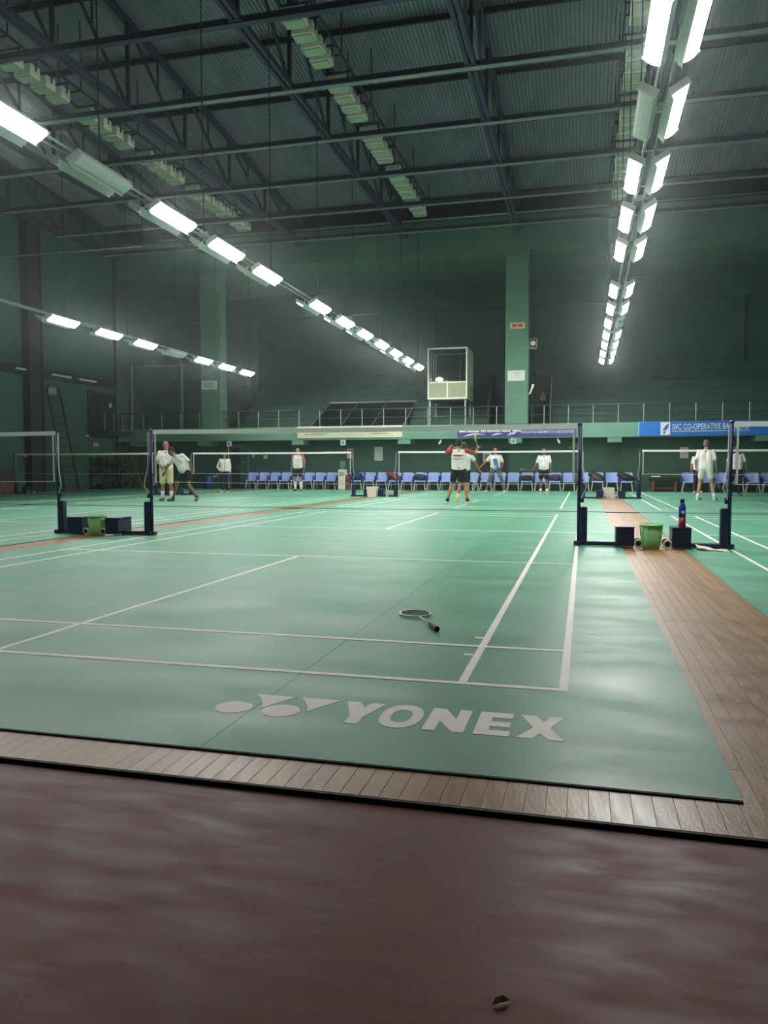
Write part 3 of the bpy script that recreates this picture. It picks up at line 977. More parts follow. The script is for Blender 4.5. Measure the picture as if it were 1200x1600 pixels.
d = tag(thing('door_1', 'dark double door under the balcony left of the chairs', 'door', (-15.97, YU - 0.06, Z_WOOD)), kind='structure')
DOORM = mat('dark_door', (30, 42, 40), 0.5, var=0.2, scale=3)
for s in (-1, 1):
    lf = MB().box(min(0.01 * s, 0.42 * s), max(0.01 * s, 0.42 * s), 0, 0.05, 0, 1.95).build('leaf', DOORM, d)
    MB().tube([(0.06 * s, -0.03, 0.95), (0.06 * s, -0.03, 1.15)], 0.012, 6).build('handle', GALV, lf)
MB().box(-0.48, -0.42, -0.02, 0.06, 0, 2.02).box(0.42, 0.48, -0.02, 0.06, 0, 2.02).box(-0.48, 0.48, -0.02, 0.06, 1.95, 2.02).build('frame', GREEN_WALL, d)
MB().lathe([(0.09, 0), (0.09, 0.01)], 16).build('emblem', mat('pale_sign', (190, 206, 206), 0.5), d).location = (0.22, -0.012, 1.25)
d.children[-1].rotation_euler = (R(90), 0, 0)
MB().tube([(-0.55, -0.05, 0), (-0.55, -0.05, 2.15)], 0.025, 8).build('conduit', WHITE, d)
MB().box(-0.35, 0.35, -0.06, 0.0, 2.04, 2.09).build('closer_bar', GALV, d)

# water dispenser
wd = thing('water_dispenser', 'white water dispenser with a clear bottle standing between the blue chairs', 'water dispenser', (-10.60, 30.35, Z_WOOD))
MB().bevbox(-0.17, 0.17, -0.17, 0.17, 0, 0.92, 0.015).build('cabinet', mat('dispenser_white', (222, 220, 206), 0.45), wd)
MB().box(-0.13, 0.13, -0.176, -0.17, 0.62, 0.80).build('tap_recess', mat('recess_grey', (160, 160, 150), 0.5), wd)
for xx, c in ((-0.05, (60, 90, 170)), (0.05, (180, 60, 60))):
    MB().box(xx - 0.015, xx + 0.015, -0.21, -0.176, 0.70, 0.74).build('tap', mat('tap_%d' % c[0], c, 0.4), wd)
MB().lathe([(0.05, 0.90), (0.06, 0.95), (0.135, 1.02), (0.135, 1.12), (0.128, 1.14), (0.135, 1.16), (0.135, 1.26), (0.05, 1.30), (0.03, 1.31)], 16).build(
    'bottle', mat('clear_blue_plastic', (170, 205, 205), 0.12, trans=0.75), wd, True)
rb = thing('red_trolley', 'low reddish crate stack beside the water dispenser', 'crate', (-10.30, 30.35, Z_WOOD))
for i in range(3):
    MB().bevbox(-0.1, 0.1, -0.17, 0.17, i * 0.22, i * 0.22 + 0.2, 0.015).build('crate_box', mat('dull_red', (120, 66, 70), 0.5), rb)

# bench on the right
bn = thing('bench', 'low dark bench with reddish legs against the far wall', 'bench', (3.28, 30.55, Z_WOOD))
MB().bevbox(-0.58, 0.58, -0.2, 0.2, 0.42, 0.60, 0.03).build('seat', mat('dark_cushion', (34, 30, 30), 0.6), bn)
for sx in (-0.44, 0.44):
    for sy in (-0.15, 0.15):
        MB().box(sx - 0.04, sx + 0.04, sy - 0.03, sy + 0.03, 0, 0.42).build('leg', mat('red_brown_leg', (124, 66, 58), 0.5), bn)
MB().box(-0.44, 0.44, -0.02, 0.02, 0.12, 0.16).build('stretcher', mat('red_brown_leg', (124, 66, 58), 0.5), bn)
tw = MB().bevbox(-0.18, 0.18, -0.1, 0.1, 0, 0.05, 0.02).build('folded_cloth', WHITE)
tw.location = (2.95, 30.5, 0.593)
tag(tw, 'small folded white cloth on the dark bench', 'cloth')

# ---------------------------------------------------------------- left side
lad = thing('wooden_ladder', 'tall dark ladder leaning on the left wall', 'ladder', (-21.2, 24.9, Z_WOOD))
LADM = mat('dark_ladder', (40, 44, 40), 0.6)
bl, br = Vector((0.35, -0.35, 0)), Vector((0.35, 0.55, 0))
tl_, tr_ = Vector((-0.62, -0.15, 4.45)), Vector((-0.62, 0.62, 4.45))
MB().bar(bl, tl_, 0.08, 0.06).build('stile', LADM, lad)
MB().bar(br, tr_, 0.08, 0.06).build('stile', LADM, lad)
for i in range(15):
    f = (i + 0.7) / 15.2
    MB().bar(bl.lerp(tl_, f), br.lerp(tr_, f), 0.05, 0.04).build('rung', LADM, lad)
MB().bevbox(0.2, 0.45, -0.55, 0.75, 0, 0.10, 0.02).build('foot_board', mat('brown_foot', (86, 74, 60), 0.6), lad)
fd = thing('floodlight', 'grey floodlight fixed at the top of the ladder', 'lamp', (-21.45, 24.6, 4.0))
MB().bevbox(-0.16, 0.16, -0.10, 0.10, 0, 0.34, 0.03).build('housing', mat('flood_grey', (122, 130, 126), 0.5), fd)
MB().box(-0.13, 0.13, -0.115, -0.10, 0.03, 0.31).build('lens', mat('flood_lens', (170, 180, 176), 0.3), fd)
MB().bar((-0.2, 0, 0.1), (-0.5, 0.05, 0.2), 0.04).build('bracket', STEEL_DARK, fd)
fd.rotation_euler = (R(-20), 0, R(30))

# dark landing with door and rail in the far left corner
ld = thing('balcony_landing', 'dark landing with grilled door high on the left wall near the corner', 'landing', (-21.9, 29.0, 2.55))
MB().box(0, 0.9, -1.4, 0.78, 0, 0.14).build('slab', STEEL_DARK, ld)
MB().box(-0.09, -0.02, -1.3, 0.7, 0.14, 1.95).build('door_panel', DARKP, ld)
for yy in (-1.3, -0.8, -0.3, 0.2, 0.7):
    MB().box(-0.03, 0.03, yy - 0.03, yy + 0.03, 0.14, 1.95).build('grille_bar', STEEL_DARK, ld)
MB().box(-0.05, 0.05, -1.35, 0.75, 1.9, 2.0).build('lintel', STEEL_DARK, ld)
for yy in (-1.38, -0.66, 0.04, 0.75):
    MB().tube([(0.86, yy, 0.14), (0.86, yy, 0.95)], 0.022, 6).build('rail_post', RAILP, ld)
for zz in (0.95, 0.55):
    MB().tube([(0.86, -1.38, zz), (0.86, 0.75, zz)], 0.02, 6).build('rail', STEEL_DARK, ld)
wlm = thing('landing_lamp', 'small white wall lamp beside the grilled door of the corner landing', 'lamp', (-21.86, 29.3, 3.85))
MB().lathe([(0.03, 0), (0.06, 0.03), (0.06, 0.2), (0.02, 0.23)], 10).build('shade', WHITE, wlm, True)
MB().box(-0.1, 0.0, -0.02, 0.02, 0.08, 0.12).build('arm', GALV, wlm)
sg = thing('wall_sign', 'small pinkish sign on the left wall below the corner landing', 'sign', (XL + 0.01, 28.3, 1.98))
MB().box(0, 0.02, -0.2, 0.2, 0, 0.18).build('plate', mat('pink_sign', (206, 160, 140), 0.5), sg)
for zz in (0.04, 0.09, 0.13):
    MB().box(0.02, 0.024, -0.15, 0.15, zz, zz + 0.02).build('text_line', mat('sign_red', (170, 70, 60), 0.5), sg)
cl = thing('wall_camera', 'tiny white camera on the left wall under the corner landing', 'camera', (XL + 0.05, 27.6, 2.42))
MB().bevbox(-0.05, 0.05, -0.1, 0.1, 0, 0.07, 0.015).build('body', WHITE, cl)
MB().bar((-0.04, 0, 0.06), (-0.04, 0, 0.14), 0.03).build('bracket', WHITE, cl)

rk = thing('storage_rack', 'dark storage rack with bundles against the left wall below the landing', 'rack', (-21.55, 28.9, Z_WOOD))
RKM = mat('dark_green_rack', (30, 46, 40), 0.6)
for sx in (-0.3, 0.3):
    for yy in (-1.15, 0, 1.15):
        MB().box(sx - 0.025, sx + 0.025, yy - 0.025, yy + 0.025, 0, 1.5).build('upright', RKM, rk)
for zz in (0.12, 0.75, 1.2):
    MB().box(-0.32, 0.32, -1.18, 1.18, zz, zz + 0.04).build('shelf', RKM, rk)
for zz, n_ in ((0.16, 5), (0.79, 6), (1.24, 5)):
    for k in range(n_):
        yy = -1.0 + 2.0 * k / (n_ - 1)
        b = thing('bundle', 'dark bundle on the %s shelf of the left wall rack, %s from the viewer' % ({0.16: 'bottom', 0.79: 'middle', 1.24: 'top'}[zz], ORD[k]), 'bundle', (-21.5, 28.9 + yy, zz + Z_WOOD), 0, 'bundles on the dark rack')
        hh = random.uniform(0.14, 0.26)
        MB().bevbox(-0.2, 0.22, -0.14, 0.14, 0, hh, 0.05).build('cover', mat('dark_bundle', (38, 58, 50), 0.7), b)
        MB().box(-0.205, 0.225, -0.02, 0.02, -0.0, hh + 0.004).build('strap', mat('grey_strap', (70, 86, 80), 0.7), b)

es = thing('folding_stand', 'folded brown wooden stand with crossed legs before the dark rack', 'stand', (-20.55, 29.4, 0))
BRW = mat('weathered_wood', (122, 104, 88), 0.6, var=0.2, scale=6, stretch=(1, 1, 0.3))
MB().bar((-0.62, 0, 0.95), (0.25, 0.05, 0.12), 0.06, 0.04).build('crossed_leg', BRW, es)
MB().bar((-0.5, 0.1, 0.0), (0.02, 0.05, 1.55), 0.06, 0.04).build('crossed_leg', BRW, es)
MB().bar((0.3, 0, 0.0), (-0.3, 0.02, 1.6), 0.07, 0.04).build('upright', BRW, es)
MB().rings([[(-0.35, -0.05, 1.4), (-0.1, -0.05, 1.42), (-0.1, -0.01, 1.42), (-0.35, -0.01, 1.4)],
            [(-0.08, -0.06, 0.45), (0.12, -0.06, 0.5), (0.12, -0.01, 0.5), (-0.08, -0.01, 0.45)]]).build('slung_cloth', mat('brown_cloth', (96, 82, 70), 0.8), es)

for yy, w, lab in ((21.6, 0.9, 'dark brown chest at the foot of the left wall'),):
    b = thing('wooden_chest', lab, 'chest', (-21.62, 21.45, 0))
    MB().bevbox(-0.35, 0.35, -0.55, 0.6, 0, 0.45, 0.02).build('body', mat('maroon_wood', (92, 62, 62), 0.6, var=0.2, scale=5), b)
    MB().bevbox(-0.37, 0.37, -0.57, 0.62, 0.46, 0.92, 0.02).build('upper_case', mat('dark_brown_wood', (58, 50, 44), 0.6), b)
    MB().box(0.36, 0.38, -0.05, 0.05, 0.30, 0.36).build('latch', GALV, b)
bb = thing('blue_drum', 'dark blue drum under the balcony left of the door', 'drum', (-16.95, 29.6, 0))
MB().lathe([(0.2, 0), (0.23, 0.05), (0.23, 0.27), (0.24, 0.29), (0.23, 0.31), (0.23, 0.56), (0.2, 0.6)], 16).build('barrel', mat('drum_blue', (36, 46, 120), 0.4), bb, True)
MB().lathe([(0.19, 0.595), (0.19, 0.63), (0.05, 0.64)], 16).build('lid', NAVY, bb)

# ================================================================== NETS AND POSTS
CORD = mat('white_cord', (214, 218, 210), 0.7)
TAPE = mat('white_net_tape', (246, 246, 240), 0.6, var=0.05, scale=6)
MESHM = mat('dark_net_thread', (52, 58, 54), 0.8)


def net_post(x, y, d, label, cord=True, bx=(0.45, 0.67)):
    """post with weighted base reaching d (+1/-1) into the gap between courts"""
    t = thing('net_post', label, 'net post', (x, y, 0), 0, 'navy net posts')
    MB().tube([(0, 0, 0.02), (0, 0, 1.55)], 0.024, 10).build('pole', NAVY, t, True)
    MB().lathe([(0.026, 1.53), (0.03, 1.55), (0.012, 1.565)], 10).build('cap', NAVY, t)
    MB().bevbox(min(0.012 * d, 0.105 * d), max(0.012 * d, 0.105 * d), -0.05, 0.05, 0.03, 0.50, 0.012).build('sleeve', NAVY, t)
    MB().bevbox(min(-0.06 * d, 0.5 * d), max(-0.06 * d, 0.5 * d), -0.045, 0.045, 0.008, 0.062, 0.008).build('base_bar', NAVY, t)
    MB().tube([(0.0, -0.09, 0.03), (0.0, 0.09, 0.03)], 0.03, 8).build('base_foot', NAVY, t)
    b0, b1 = bx
    wb_ = MB().bevbox(min(b0 * d, b1 * d), max(b0 * d, b1 * d), -0.18, 0.18, 0.02, 0.25, 0.01).build('weight_box', NAVY, t)
    MB().box(min((b0 - .005) * d, (b1 + .005) * d), max((b0 - .005) * d, (b1 + .005) * d), -0.185, 0.185, 0.25, 0.262).build('lid', NAVY, wb_)
    for yy in (-0.15, 0.15):
        w = MB().lathe([(0.034, -0.014), (0.050, -0.014), (0.054, 0), (0.050, 0.014), (0.034, 0.014), (0.034, -0.014)], 16, caps=False).build('wheel', WHITE, t, True)
        w.location = ((b1 + 0.05) * d, yy, 0.055)
        w.rotation_euler = (R(90), 0, 0)
        hb = MB().lathe([(0.034, -0.010), (0.034, 0.010)], 12).build('hub', BLACK, w)
        MB().tube([((b1 - 0.01) * d, yy, 0.055), ((b1 + 0.06) * d, yy, 0.055)], 0.012, 6).build('axle', BLACK, t)
    if cord:
        MB().tube([(0.03 * d, -0.03, 1.50), (0.035 * d, -0.03, 1.0), (0.07 * d, -0.05, 0.82), (0.09 * d, -0.05, 0.74), (0.05 * d, -0.04, 0.66), (0.03 * d, -0.03, 0.6)],
                  0.006, 5).build('tension_cord', CORD, t)
        MB().bevbox(min(0.02 * d, 0.06 * d), max(0.02 * d, 0.06 * d), -0.03, 0.03, 0.55, 0.63, 0.008).build('cleat', NAVY, t)
    return t


def net(xa, xb, y, label, cell=0.02, thread=0.00045):
    t = thing('badminton_net', label, 'net', ((xa + xb) / 2, y, 0), 0, 'badminton nets')
    w = (xb - xa) / 2
    zt = lambda q: 1.540 + 0.010 * (q / w) ** 2       # sagging tape
    k = 24
    xs = [-w + 2 * w * i / k for i in range(k + 1)]
    MB().rings([[(q, -0.004, zt(q) - 0.062), (q, -0.004, zt(q)), (q, 0.004, zt(q)), (q, 0.004, zt(q) - 0.062)] for q in xs]).build('top_tape', TAPE, t)
    th = MB()
    n_ = int(2 * w / cell)
    for i in range(1, n_):
        q = -w + 2 * w * i / n_
        z_ = zt(q)
        th.add([(q - thread, 0, z_ - 0.76), (q + thread, 0, z_ - 0.76), (q + thread, 0, z_ - 0.07), (q - thread, 0, z_ - 0.07)], [(0, 1, 2, 3)])
    m_ = int(0.69 / cell)
    for j in range(m_):
        dz = -0.76 + 0.69 * j / m_
        th.add([(q, 0, zt(q) + dz + e) for e in (-thread, thread) for q in xs], [(i, i + 1, k + 2 + i, k + 1 + i) for i in range(k)])
    tag(th.build('net_mesh', MESHM, t), kind='stuff')
    MB().tube([(q, 0, zt(q) - 0.76 - 0.03 * (1 - (q / w) ** 2) * 0.3) for q in xs], 0.004 if cell < 0.03 else 0.006, 5).build('bottom_cord', CORD, t)
    for s in (-1, 1):
        MB().box(s * (w - 0.035) - 0.012, s * (w - 0.035) + 0.012, -0.004, 0.004, 0.79, 1.49).build('side_tape', CORD, t)
    return t


NY1, NY2 = 6.7, 22.2
net(-6.06, -0.04, NY1, 'badminton net across the middle court, nearest to the viewer')
net(1.82, 7.85, NY1, 'badminton net leaving the frame at the right edge')
net(-13.74, -7.72, NY1, 'badminton net leaving the frame at the left edge')
net(-6.06, -0.04, NY2, 'far badminton net in front of the player in red sleeves', 0.04, 0.0007)
net(1.82, 7.85, NY2, 'far badminton net on the right, below the blue bank banner', 0.04, 0.0007)
net(-13.74, -7.72, NY2, 'far badminton net left of the water dispenser', 0.04, 0.0007)
net(-21.36, -15.34, NY2, 'far badminton net in front of the ladder', 0.04, 0.0007)

net_post(0, NY1, 1, 'near navy net post at the right end of the middle net')
net_post(1.78, NY1, -1, 'near navy net post beside the blue and red bottle')
net_post(-6.1, NY1, -1, 'near navy net post at the left end of the middle net')
net_post(-7.68, NY1, 1, 'near navy net post by the left frame edge', bx=(0.26, 0.52))
net_post(0, NY2, 1, 'far net post left of the right-hand white pail')
net_post(1.78, NY2, -1, 'far net post right of the right-hand white pail')
net_post(-6.1, NY2, -1, 'far net post right of the white pail by the dispenser')
net_post(-7.68, NY2, 1, 'far net post left of the white pail by the dispenser')
net_post(-13.78, NY2, -1, 'far net post left of the player in long white sleeves')
net_post(-15.3, NY2, 1, 'far net post at the right end of the net before the ladder')
net_post(-21.4, NY2, 1, 'far net post by the chest at the left wall', cord=False)
tw = thing('red_tag', 'small red and white cloth tied at the far left net corner', 'cloth', (-20.85, NY2 - 0.02, 1.2))
MB().bevbox(-0.06, 0.06, -0.015, 0.0, 0, 0.28, 0.01).build('red_part', mat('tag_red', (150, 50, 56), 0.7), tw)
MB().bevbox(-0.05, 0.05, -0.02, 0.0, 0.2, 0.32, 0.01).build('white_part', WHITE, tw)

# pails, bottle, paper
PAILG = mat('green_translucent_plastic', (156, 226, 150), 0.4, trans=0.08)


def pail(label, x, y, material, h=0.30, r0=0.10, r1=0.135, rim=True, square=False):
    t = thing('pail', label, 'bucket', (x, y, Z_WOOD))
    n_ = 4 if square else 24
    a0 = math.pi / 4 if square else 0
    rs = []
    for r_, z_ in ((r0, 0), (r0 + (r1 - r0) * 0.3, h * 0.3), (r1, h), (r1 - 0.006, h), (r0 - 0.006, 0.01)):
        rs.append([(r_ * math.cos(a0 + 2 * math.pi * k / n_) * (1.41 if square else 1), r_ * math.sin(a0 + 2 * math.pi * k / n_) * (1.41 if square else 1), z_) for k in range(n_)])
    MB().rings(rs).build('tub', material, t, not square)
    if rim:
        MB().lathe([(r1 - 0.003, h - 0.012), (r1 + 0.012, h - 0.008), (r1 + 0.012, h + 0.004), (r1 - 0.003, h + 0.006)], 24, caps=False).build('rim', material, t, True)
        for k in range(10):
            a = 2 * math.pi * k / 10
            MB().bar((math.cos(a) * (r0 + 0.004), math.sin(a) * (r0 + 0.004), 0.02), (math.cos(a) * (r1 + 0.001), math.sin(a) * (r1 + 0.001), h - 0.02), 0.006).build('rib', material, t)
    return t


pail('green plastic bucket on the brown aisle beside the near right posts', 0.867, 6.55, PAILG)
pail('green plastic bucket between the navy boxes on the left', -6.95, 6.60, PAILG, h=0.29)
WP = mat('white_pail', (222, 220, 204), 0.5)
pail('white square pail between the far posts near the dispenser', -6.88, 21.9, WP, h=0.36, r0=0.14, r1=0.17, rim=False, square=True)
pail('white square pail on the far end of the right aisle', 0.84, 22.3, WP, h=0.36, r0=0.14, r1=0.17, rim=False, square=True)
bt = thing('water_bottle', 'tall blue and red bottle standing on the navy weight box', 'bottle', (1.235, 6.66, 0.262))
MB().lathe([(0.04, 0), (0.043, 0.01), (0.043, 0.12)], 16).build('red_base', mat('bottle_red', (150, 40, 60), 0.3, trans=0.2), bt, True)
MB().lathe([(0.043, 0.12), (0.043, 0.235), (0.03, 0.285), (0.022, 0.30)], 16).build('blue_body', mat('bottle_blue', (30, 70, 170), 0.3, trans=0.2), bt, True)
MB().lathe([(0.024, 0.298), (0.026, 0.305), (0.026, 0.34), (0.014, 0.35)], 14).build('cap', NAVY, bt)
MB().box(-0.012, 0.022, -0.0455, -0.042, 0.17, 0.2).build('label_patch', WHITE, bt)
pa = MB()
pv = []
for j in range(4):
    for i in range(7):
        pv.append((-0.17 + 0.06 * i, -0.12 + 0.075 * j, 0.004 + 0.05 * max(0, 1 - i / 4.0) * (0.6 + 0.2 * j) + 0.006 * math.sin(i * 2 + j)))
pa.add(pv + [(a, b, c - 0.003) for a, b, c in pv], [(j * 7 + i, j * 7 + i + 1, j * 7 + i + 8, j * 7 + i + 7) for j in range(3) for i in range(6)] +
       [(28 + j * 7 + i + 7, 28 + j * 7 + i + 8, 28 + j * 7 + i + 1, 28 + j * 7 + i) for j in range(3) for i in range(6)])
po = pa.build('crumpled_paper', mat('paper_white', (216, 206, 190), 0.7))
po.location = (1.55, 6.50, 0.0)
tag(po, 'crumpled white paper sheet on the mat beside the near right post', 'paper')


def shuttlecock(label, x, y, r_=0):
    t = thing('shuttlecock', label, 'shuttlecock', (x, y, 0.033))
    t.rotation_euler = (R(68), 0, r_)
    MB().ellipsoid((0, 0, -0.012), (0.0135, 0.0135, 0.016), 10, 6).build('cork', WHITE, t, True)
    for k in range(12):
        a = 2 * math.pi * k / 12
        b = a + 0.42
        MB().add([(0.012 * math.cos(a), 0.012 * math.sin(a), 0), (0.012 * math.cos(b), 0.012 * math.sin(b), 0), (0.033 * math.cos(b), 0.033 * math.sin(b), 0.062), (0.033 * math.cos(a), 0.033 * math.sin(a), 0.065)], [(0, 1, 2, 3)]).build('feather', WHITE, t)


shuttlecock('white shuttlecock lying on the far left court', -14.19, 19.3, 0.6)
shuttlecock('white shuttlecock lying by the white pail near the dispenser', -6.35, 21.7, 2.0)
lf = MB()
lf.add([(-0.02, 0, 0.002), (-0.008, -0.007, 0.008), (0.01, -0.006, 0.006), (0.02, 0.004, 0.003), (0.008, 0.01, 0.012), (-0.008, 0.009, 0.01), (-0.004, 0.001, 0.004), (0.006, 0.002, 0.004)],
       [(0, 1, 6), (1, 2, 7, 6), (2, 3, 7), (3, 4, 7), (4, 5, 6, 7), (5, 0, 6)])
lfo = lf.build('dry_leaf', mat('yellow_leaf', (170, 150, 60), 0.6))
lfo.location = (-0.084, -2.07, Z_RED)
lfo.rotation_euler = (0, 0, 0.5)
tag(lfo, 'tiny yellow leaf lying on the red floor', 'leaf')


def racket(label, butt, direction, normal, frame_col, grip_col, shaft_col=(190, 190, 190), group='rackets', string_col=(200, 200, 190)):
    """butt end at `butt`, pointing along `direction`, strings facing `normal`"""
    t = thing('racket', label, 'racket', butt, 0, group)
    d_ = Vector(direction).normalized()
    n_ = Vector(normal)
    n_ = (n_ - d_ * n_.dot(d_)).normalized()
    s_ = d_.cross(n_)
    t.rotation_mode = 'QUATERNION'
    t.rotation_quaternion = Matrix(((s_.x, d_.x, n_.x), (s_.y, d_.y, n_.y), (s_.z, d_.z, n_.z))).to_quaternion()
    k = 28
    rs = []
    for i in range(k + 1):
        a = 2 * math.pi * i / k
        rs.append([(0.103 * math.cos(a) * f, 0.545 + 0.128 * math.sin(a) * f, z_) for f, z_ in ((1.03, -0.005), (1.03, 0.005), (0.94, 0.005), (0.94, -0.005))])
    MB().rings(rs, caps=False).build('head_frame', mat('racket_%d_%d_%d' % frame_col, frame_col, 0.3), t)
    st_ = MB()
    for i in range(-9, 10):
        q = i * 0.0102
        hh = 0.12 * math.sqrt(max(0, 1 - (q / 0.097) ** 2))
        st_.box(q - 0.0004, q + 0.0004, 0.545 - hh, 0.545 + hh, -0.0004, 0.0004)
    for i in range(-11, 12):
        q = i * 0.0105
        hh = 0.097 * math.sqrt(max(0, 1 - (q / 0.12) ** 2))
        st_.box(-hh, hh, 0.545 + q - 0.0004, 0.545 + q + 0.0004, -0.0004, 0.0004)
    tag(st_.build('strings', mat('strings_%d_%d_%d' % string_col, string_col, 0.5), t), kind='stuff')
    MB().tube([(0, 0.17, 0), (0, 0.425, 0)], 0.0042, 8).build('shaft', mat('racket_%d_%d_%d' % shaft_col, shaft_col, 0.3), t, True)
    MB().tube([(0, 0.155, 0), (0, 0.19, 0)], [0.0125, 0.006], 8).build('cone', BLACK, t, True)
    MB().tube([(0, 0.004, 0), (0, 0.05, 0), (0, 0.16, 0)], [0.0155, 0.0135, 0.0125], 8).build('grip', mat('grip_%d_%d_%d' % grip_col, grip_col, 0.7), t)
    MB().tube([(0, 0, 0), (0, 0.02, 0)], [0.0165, 0.0158], 10).build('butt_cap', BLACK, t)
    return t


racket('racket with a pale frame and dark red grip lying on the middle court', (-0.796, 1.105, 0.017), (-0.235, 0.475, -0.006), (0, 0, 1), (206, 196, 190), (128, 70, 72), (214, 206, 200),
       string_col=(60, 70, 66))

# ================================================================== CHAIRS
CH_BLUE = mat('periwinkle_plastic', (146, 168, 224), 0.4, var=0.05, scale=6)
CH_NAVY = mat('chair_underside_navy', (44, 60, 120), 0.5)
CH_LEG = mat('chair_white_tube', (214, 220, 214), 0.4)


def make_chair():
    t = thing('plastic_chair', 'x', 'chair', (0, 0, 0), 0, 'blue chairs along the far wall')
    # curved back shell
    rs = []
    for z_, bulge, hw_ in ((0.40, 0.0, 0.225), (0.48, -0.01, 0.245), (0.60, -0.015, 0.25), (0.74, -0.01, 0.245), (0.79, 0.0, 0.225)):
        f, bk = [], []
        for i in range(7):
            q = -1 + 2 * i / 6
            yy = 0.20 + (z_ - 0.42) * 0.16 - 0.05 * q * q + bulge * (1 - q * q) * 0
            f.append((q * hw_, yy - 0.012, z_))
            bk.append((q * hw_, yy + 0.012, z_))
        rs.append(f + bk[::-1])
    MB().rings(rs).build('backrest', CH_BLUE, t)
    # seat pan, front lip rolled down
    rs = []
    for y_, z_ in ((-0.23, 0.40), (-0.22, 0.432), (-0.15, 0.44), (0.05, 0.425), (0.19, 0.43)):
        rs.append([(-0.225, y_, z_ - 0.022), (0.225, y_, z_ - 0.022), (0.235, y_, z_), (0.08, y_, z_ - 0.008), (-0.08, y_, z_ - 0.008), (-0.235, y_, z_)])
    MB().rings(rs).build('seat', CH_BLUE, t)
    MB().box(-0.20, 0.20, -0.18, 0.17, 0.375, 0.405).build('seat_frame', CH_NAVY, t)
    for sx in (-1, 1):
        MB().tube([(sx * 0.19, -0.17, 0.40), (sx * 0.255, -0.22, 0.0)], 0.014, 6).build('leg', CH_LEG, t)
        MB().tube([(sx * 0.19, 0.17, 0.40), (sx * 0.235, 0.24, 0.0)], 0.014, 6).build('leg', CH_LEG, t)
        MB().box(sx * 0.26 - 0.012, sx * 0.26 + 0.012, -0.1, 0.2, 0.40, 0.62).build('gap_plate', CH_NAVY, t)  # navy plate filling the dark gap between neighbouring backrests
    return t


proto = make_chair()
first = True
chair_x = []
CHY, STEP = 30.28, 0.583
for k in range(8):
    chair_x.append((-15.03 + k * 0.558, 'blue plastic chair, %s from the left of the group left of the water dispenser' % ORD[k]))
for k in range(21):
    chair_x.append((-9.88 + k * STEP * 1.0, 'blue plastic chair, %s to the right of the water dispenser' % ORD[k]))
for k in range(6):
    chair_x.append((4.20 + k * 0.60, 'blue plastic chair, %s to the right of the dark bench' % ORD[k]))
for cx, lab in chair_x:
    o = proto if first else copy_tree(proto)
    first = False
    o.location = (cx, CHY + random.uniform(-0.02, 0.02), Z_WOOD)
    o.rotation_euler = (0, 0, random.uniform(-0.03, 0.03))
    o['label'] = lab


def seat_x(x):                      # nearest chair to a spot
    return min((c for c, _ in chair_x), key=lambda c: abs(c - x))


def bag(label, x, cols, tilt=0.0, size=(0.22, 0.15, 0.17), strap=True, racket_bag=False):
    t = thing('sports_bag', label, 'bag', (x, CHY - 0.03, 0.43))
    a, b = mat('bag_%d_%d_%d' % cols[0], cols[0], 0.6), mat('bag_%d_%d_%d' % cols[1], cols[1], 0.6)
    rot = Matrix.Rotation(tilt, 3, 'Y')
    if racket_bag:
        k = [(-0.40, 0.07, 0.10), (-0.2, 0.10, 0.13), (0.02, 0.13, 0.15), (0.2, 0.12, 0.14), (0.34, 0.05, 0.07)]
        rs = []
        for q, ry, rz_ in k:
            rs.append([rot @ Vector((q, ry * math.cos(2 * math.pi * i / 12), rz_ * math.sin(2 * math.pi * i / 12))) + Vector((0, 0, size[2])) for i in range(12)])
        MB().rings(rs).build('shell', a, t, True)
        rs2 = [[v + Vector((0, -0.012, 0.004)) for v in r_[6:12]] + [v + Vector((0, 0.01, 0)) for v in r_[6:12]][::-1] for r_ in rs[1:4]]
        MB().rings(rs2).build('side_panel', b, t, True)
    else:
        rs = []
        for q, f in ((-1.0, 0.55), (-0.93, 0.85), (-0.6, 1.0), (0.0, 1.05), (0.6, 1.0), (0.93, 0.85), (1.0, 0.55)):
            rr = []
            for i in range(14):
                an = 2 * math.pi * i / 14
                cy_, sz_ = math.cos(an), math.sin(an)
                rr.append(rot @ Vector((q * size[0], f * size[1] * math.copysign(abs(cy_) ** 0.7, cy_), f * size[2] * math.copysign(abs(sz_) ** 0.7, sz_))) + Vector((0, 0, size[2] * 0.95)))
            rs.append(rr)
        MB().rings(rs).build('shell', a, t, True)
        MB().ellipsoid((0.04, -size[1] * 0.35, size[2] * 0.7), (size[0] * 0.6, size[1] * 0.75, size[2] * 0.55), 12, 6, rot).build('front_pocket', b, t, True)
    if strap:
        MB().tube([(-0.12, 0, size[2] * 1.3), (-0.05, 0.02, size[2] * 1.75), (0.08, 0.02, size[2] * 1.75), (0.15, 0, size[2] * 1.3)], 0.012, 6).build('strap', BLACK, t)
    return t


bag('navy backpack on the chair just right of the water dispenser', seat_x(-9.87), ((28, 40, 96), (38, 54, 120)), 0.3, (0.2, 0.14, 0.19))
bag('red and dark racket bag slung over two blue chairs', seat_x(-7.9), ((120, 36, 50), (60, 28, 40)), 0.5, (0.2, 0.14, 0.15), False, True)
bag('navy bag with a black strap on the chair right of the red bag', seat_x(-7.25), ((30, 42, 84), (40, 56, 104)), 0.1, (0.22, 0.14, 0.15))
bag('black bag with pale stripe on a chair left of the man in the white polo', seat_x(-2.33), ((22, 24, 28), (64, 66, 70)), 0.0, (0.22, 0.14, 0.12), False)
bag('purple and navy bag on a chair right of the man in the white polo', seat_x(-1.0), ((52, 40, 92), (130, 50, 110)), -0.1, (0.24, 0.14, 0.14), False)
bag('black and brown racket bag leaning on the chair behind the near right post', seat_x(0.35), ((36, 34, 36), (92, 84, 80)), 0.45, (0.2, 0.14, 0.17), False, True)
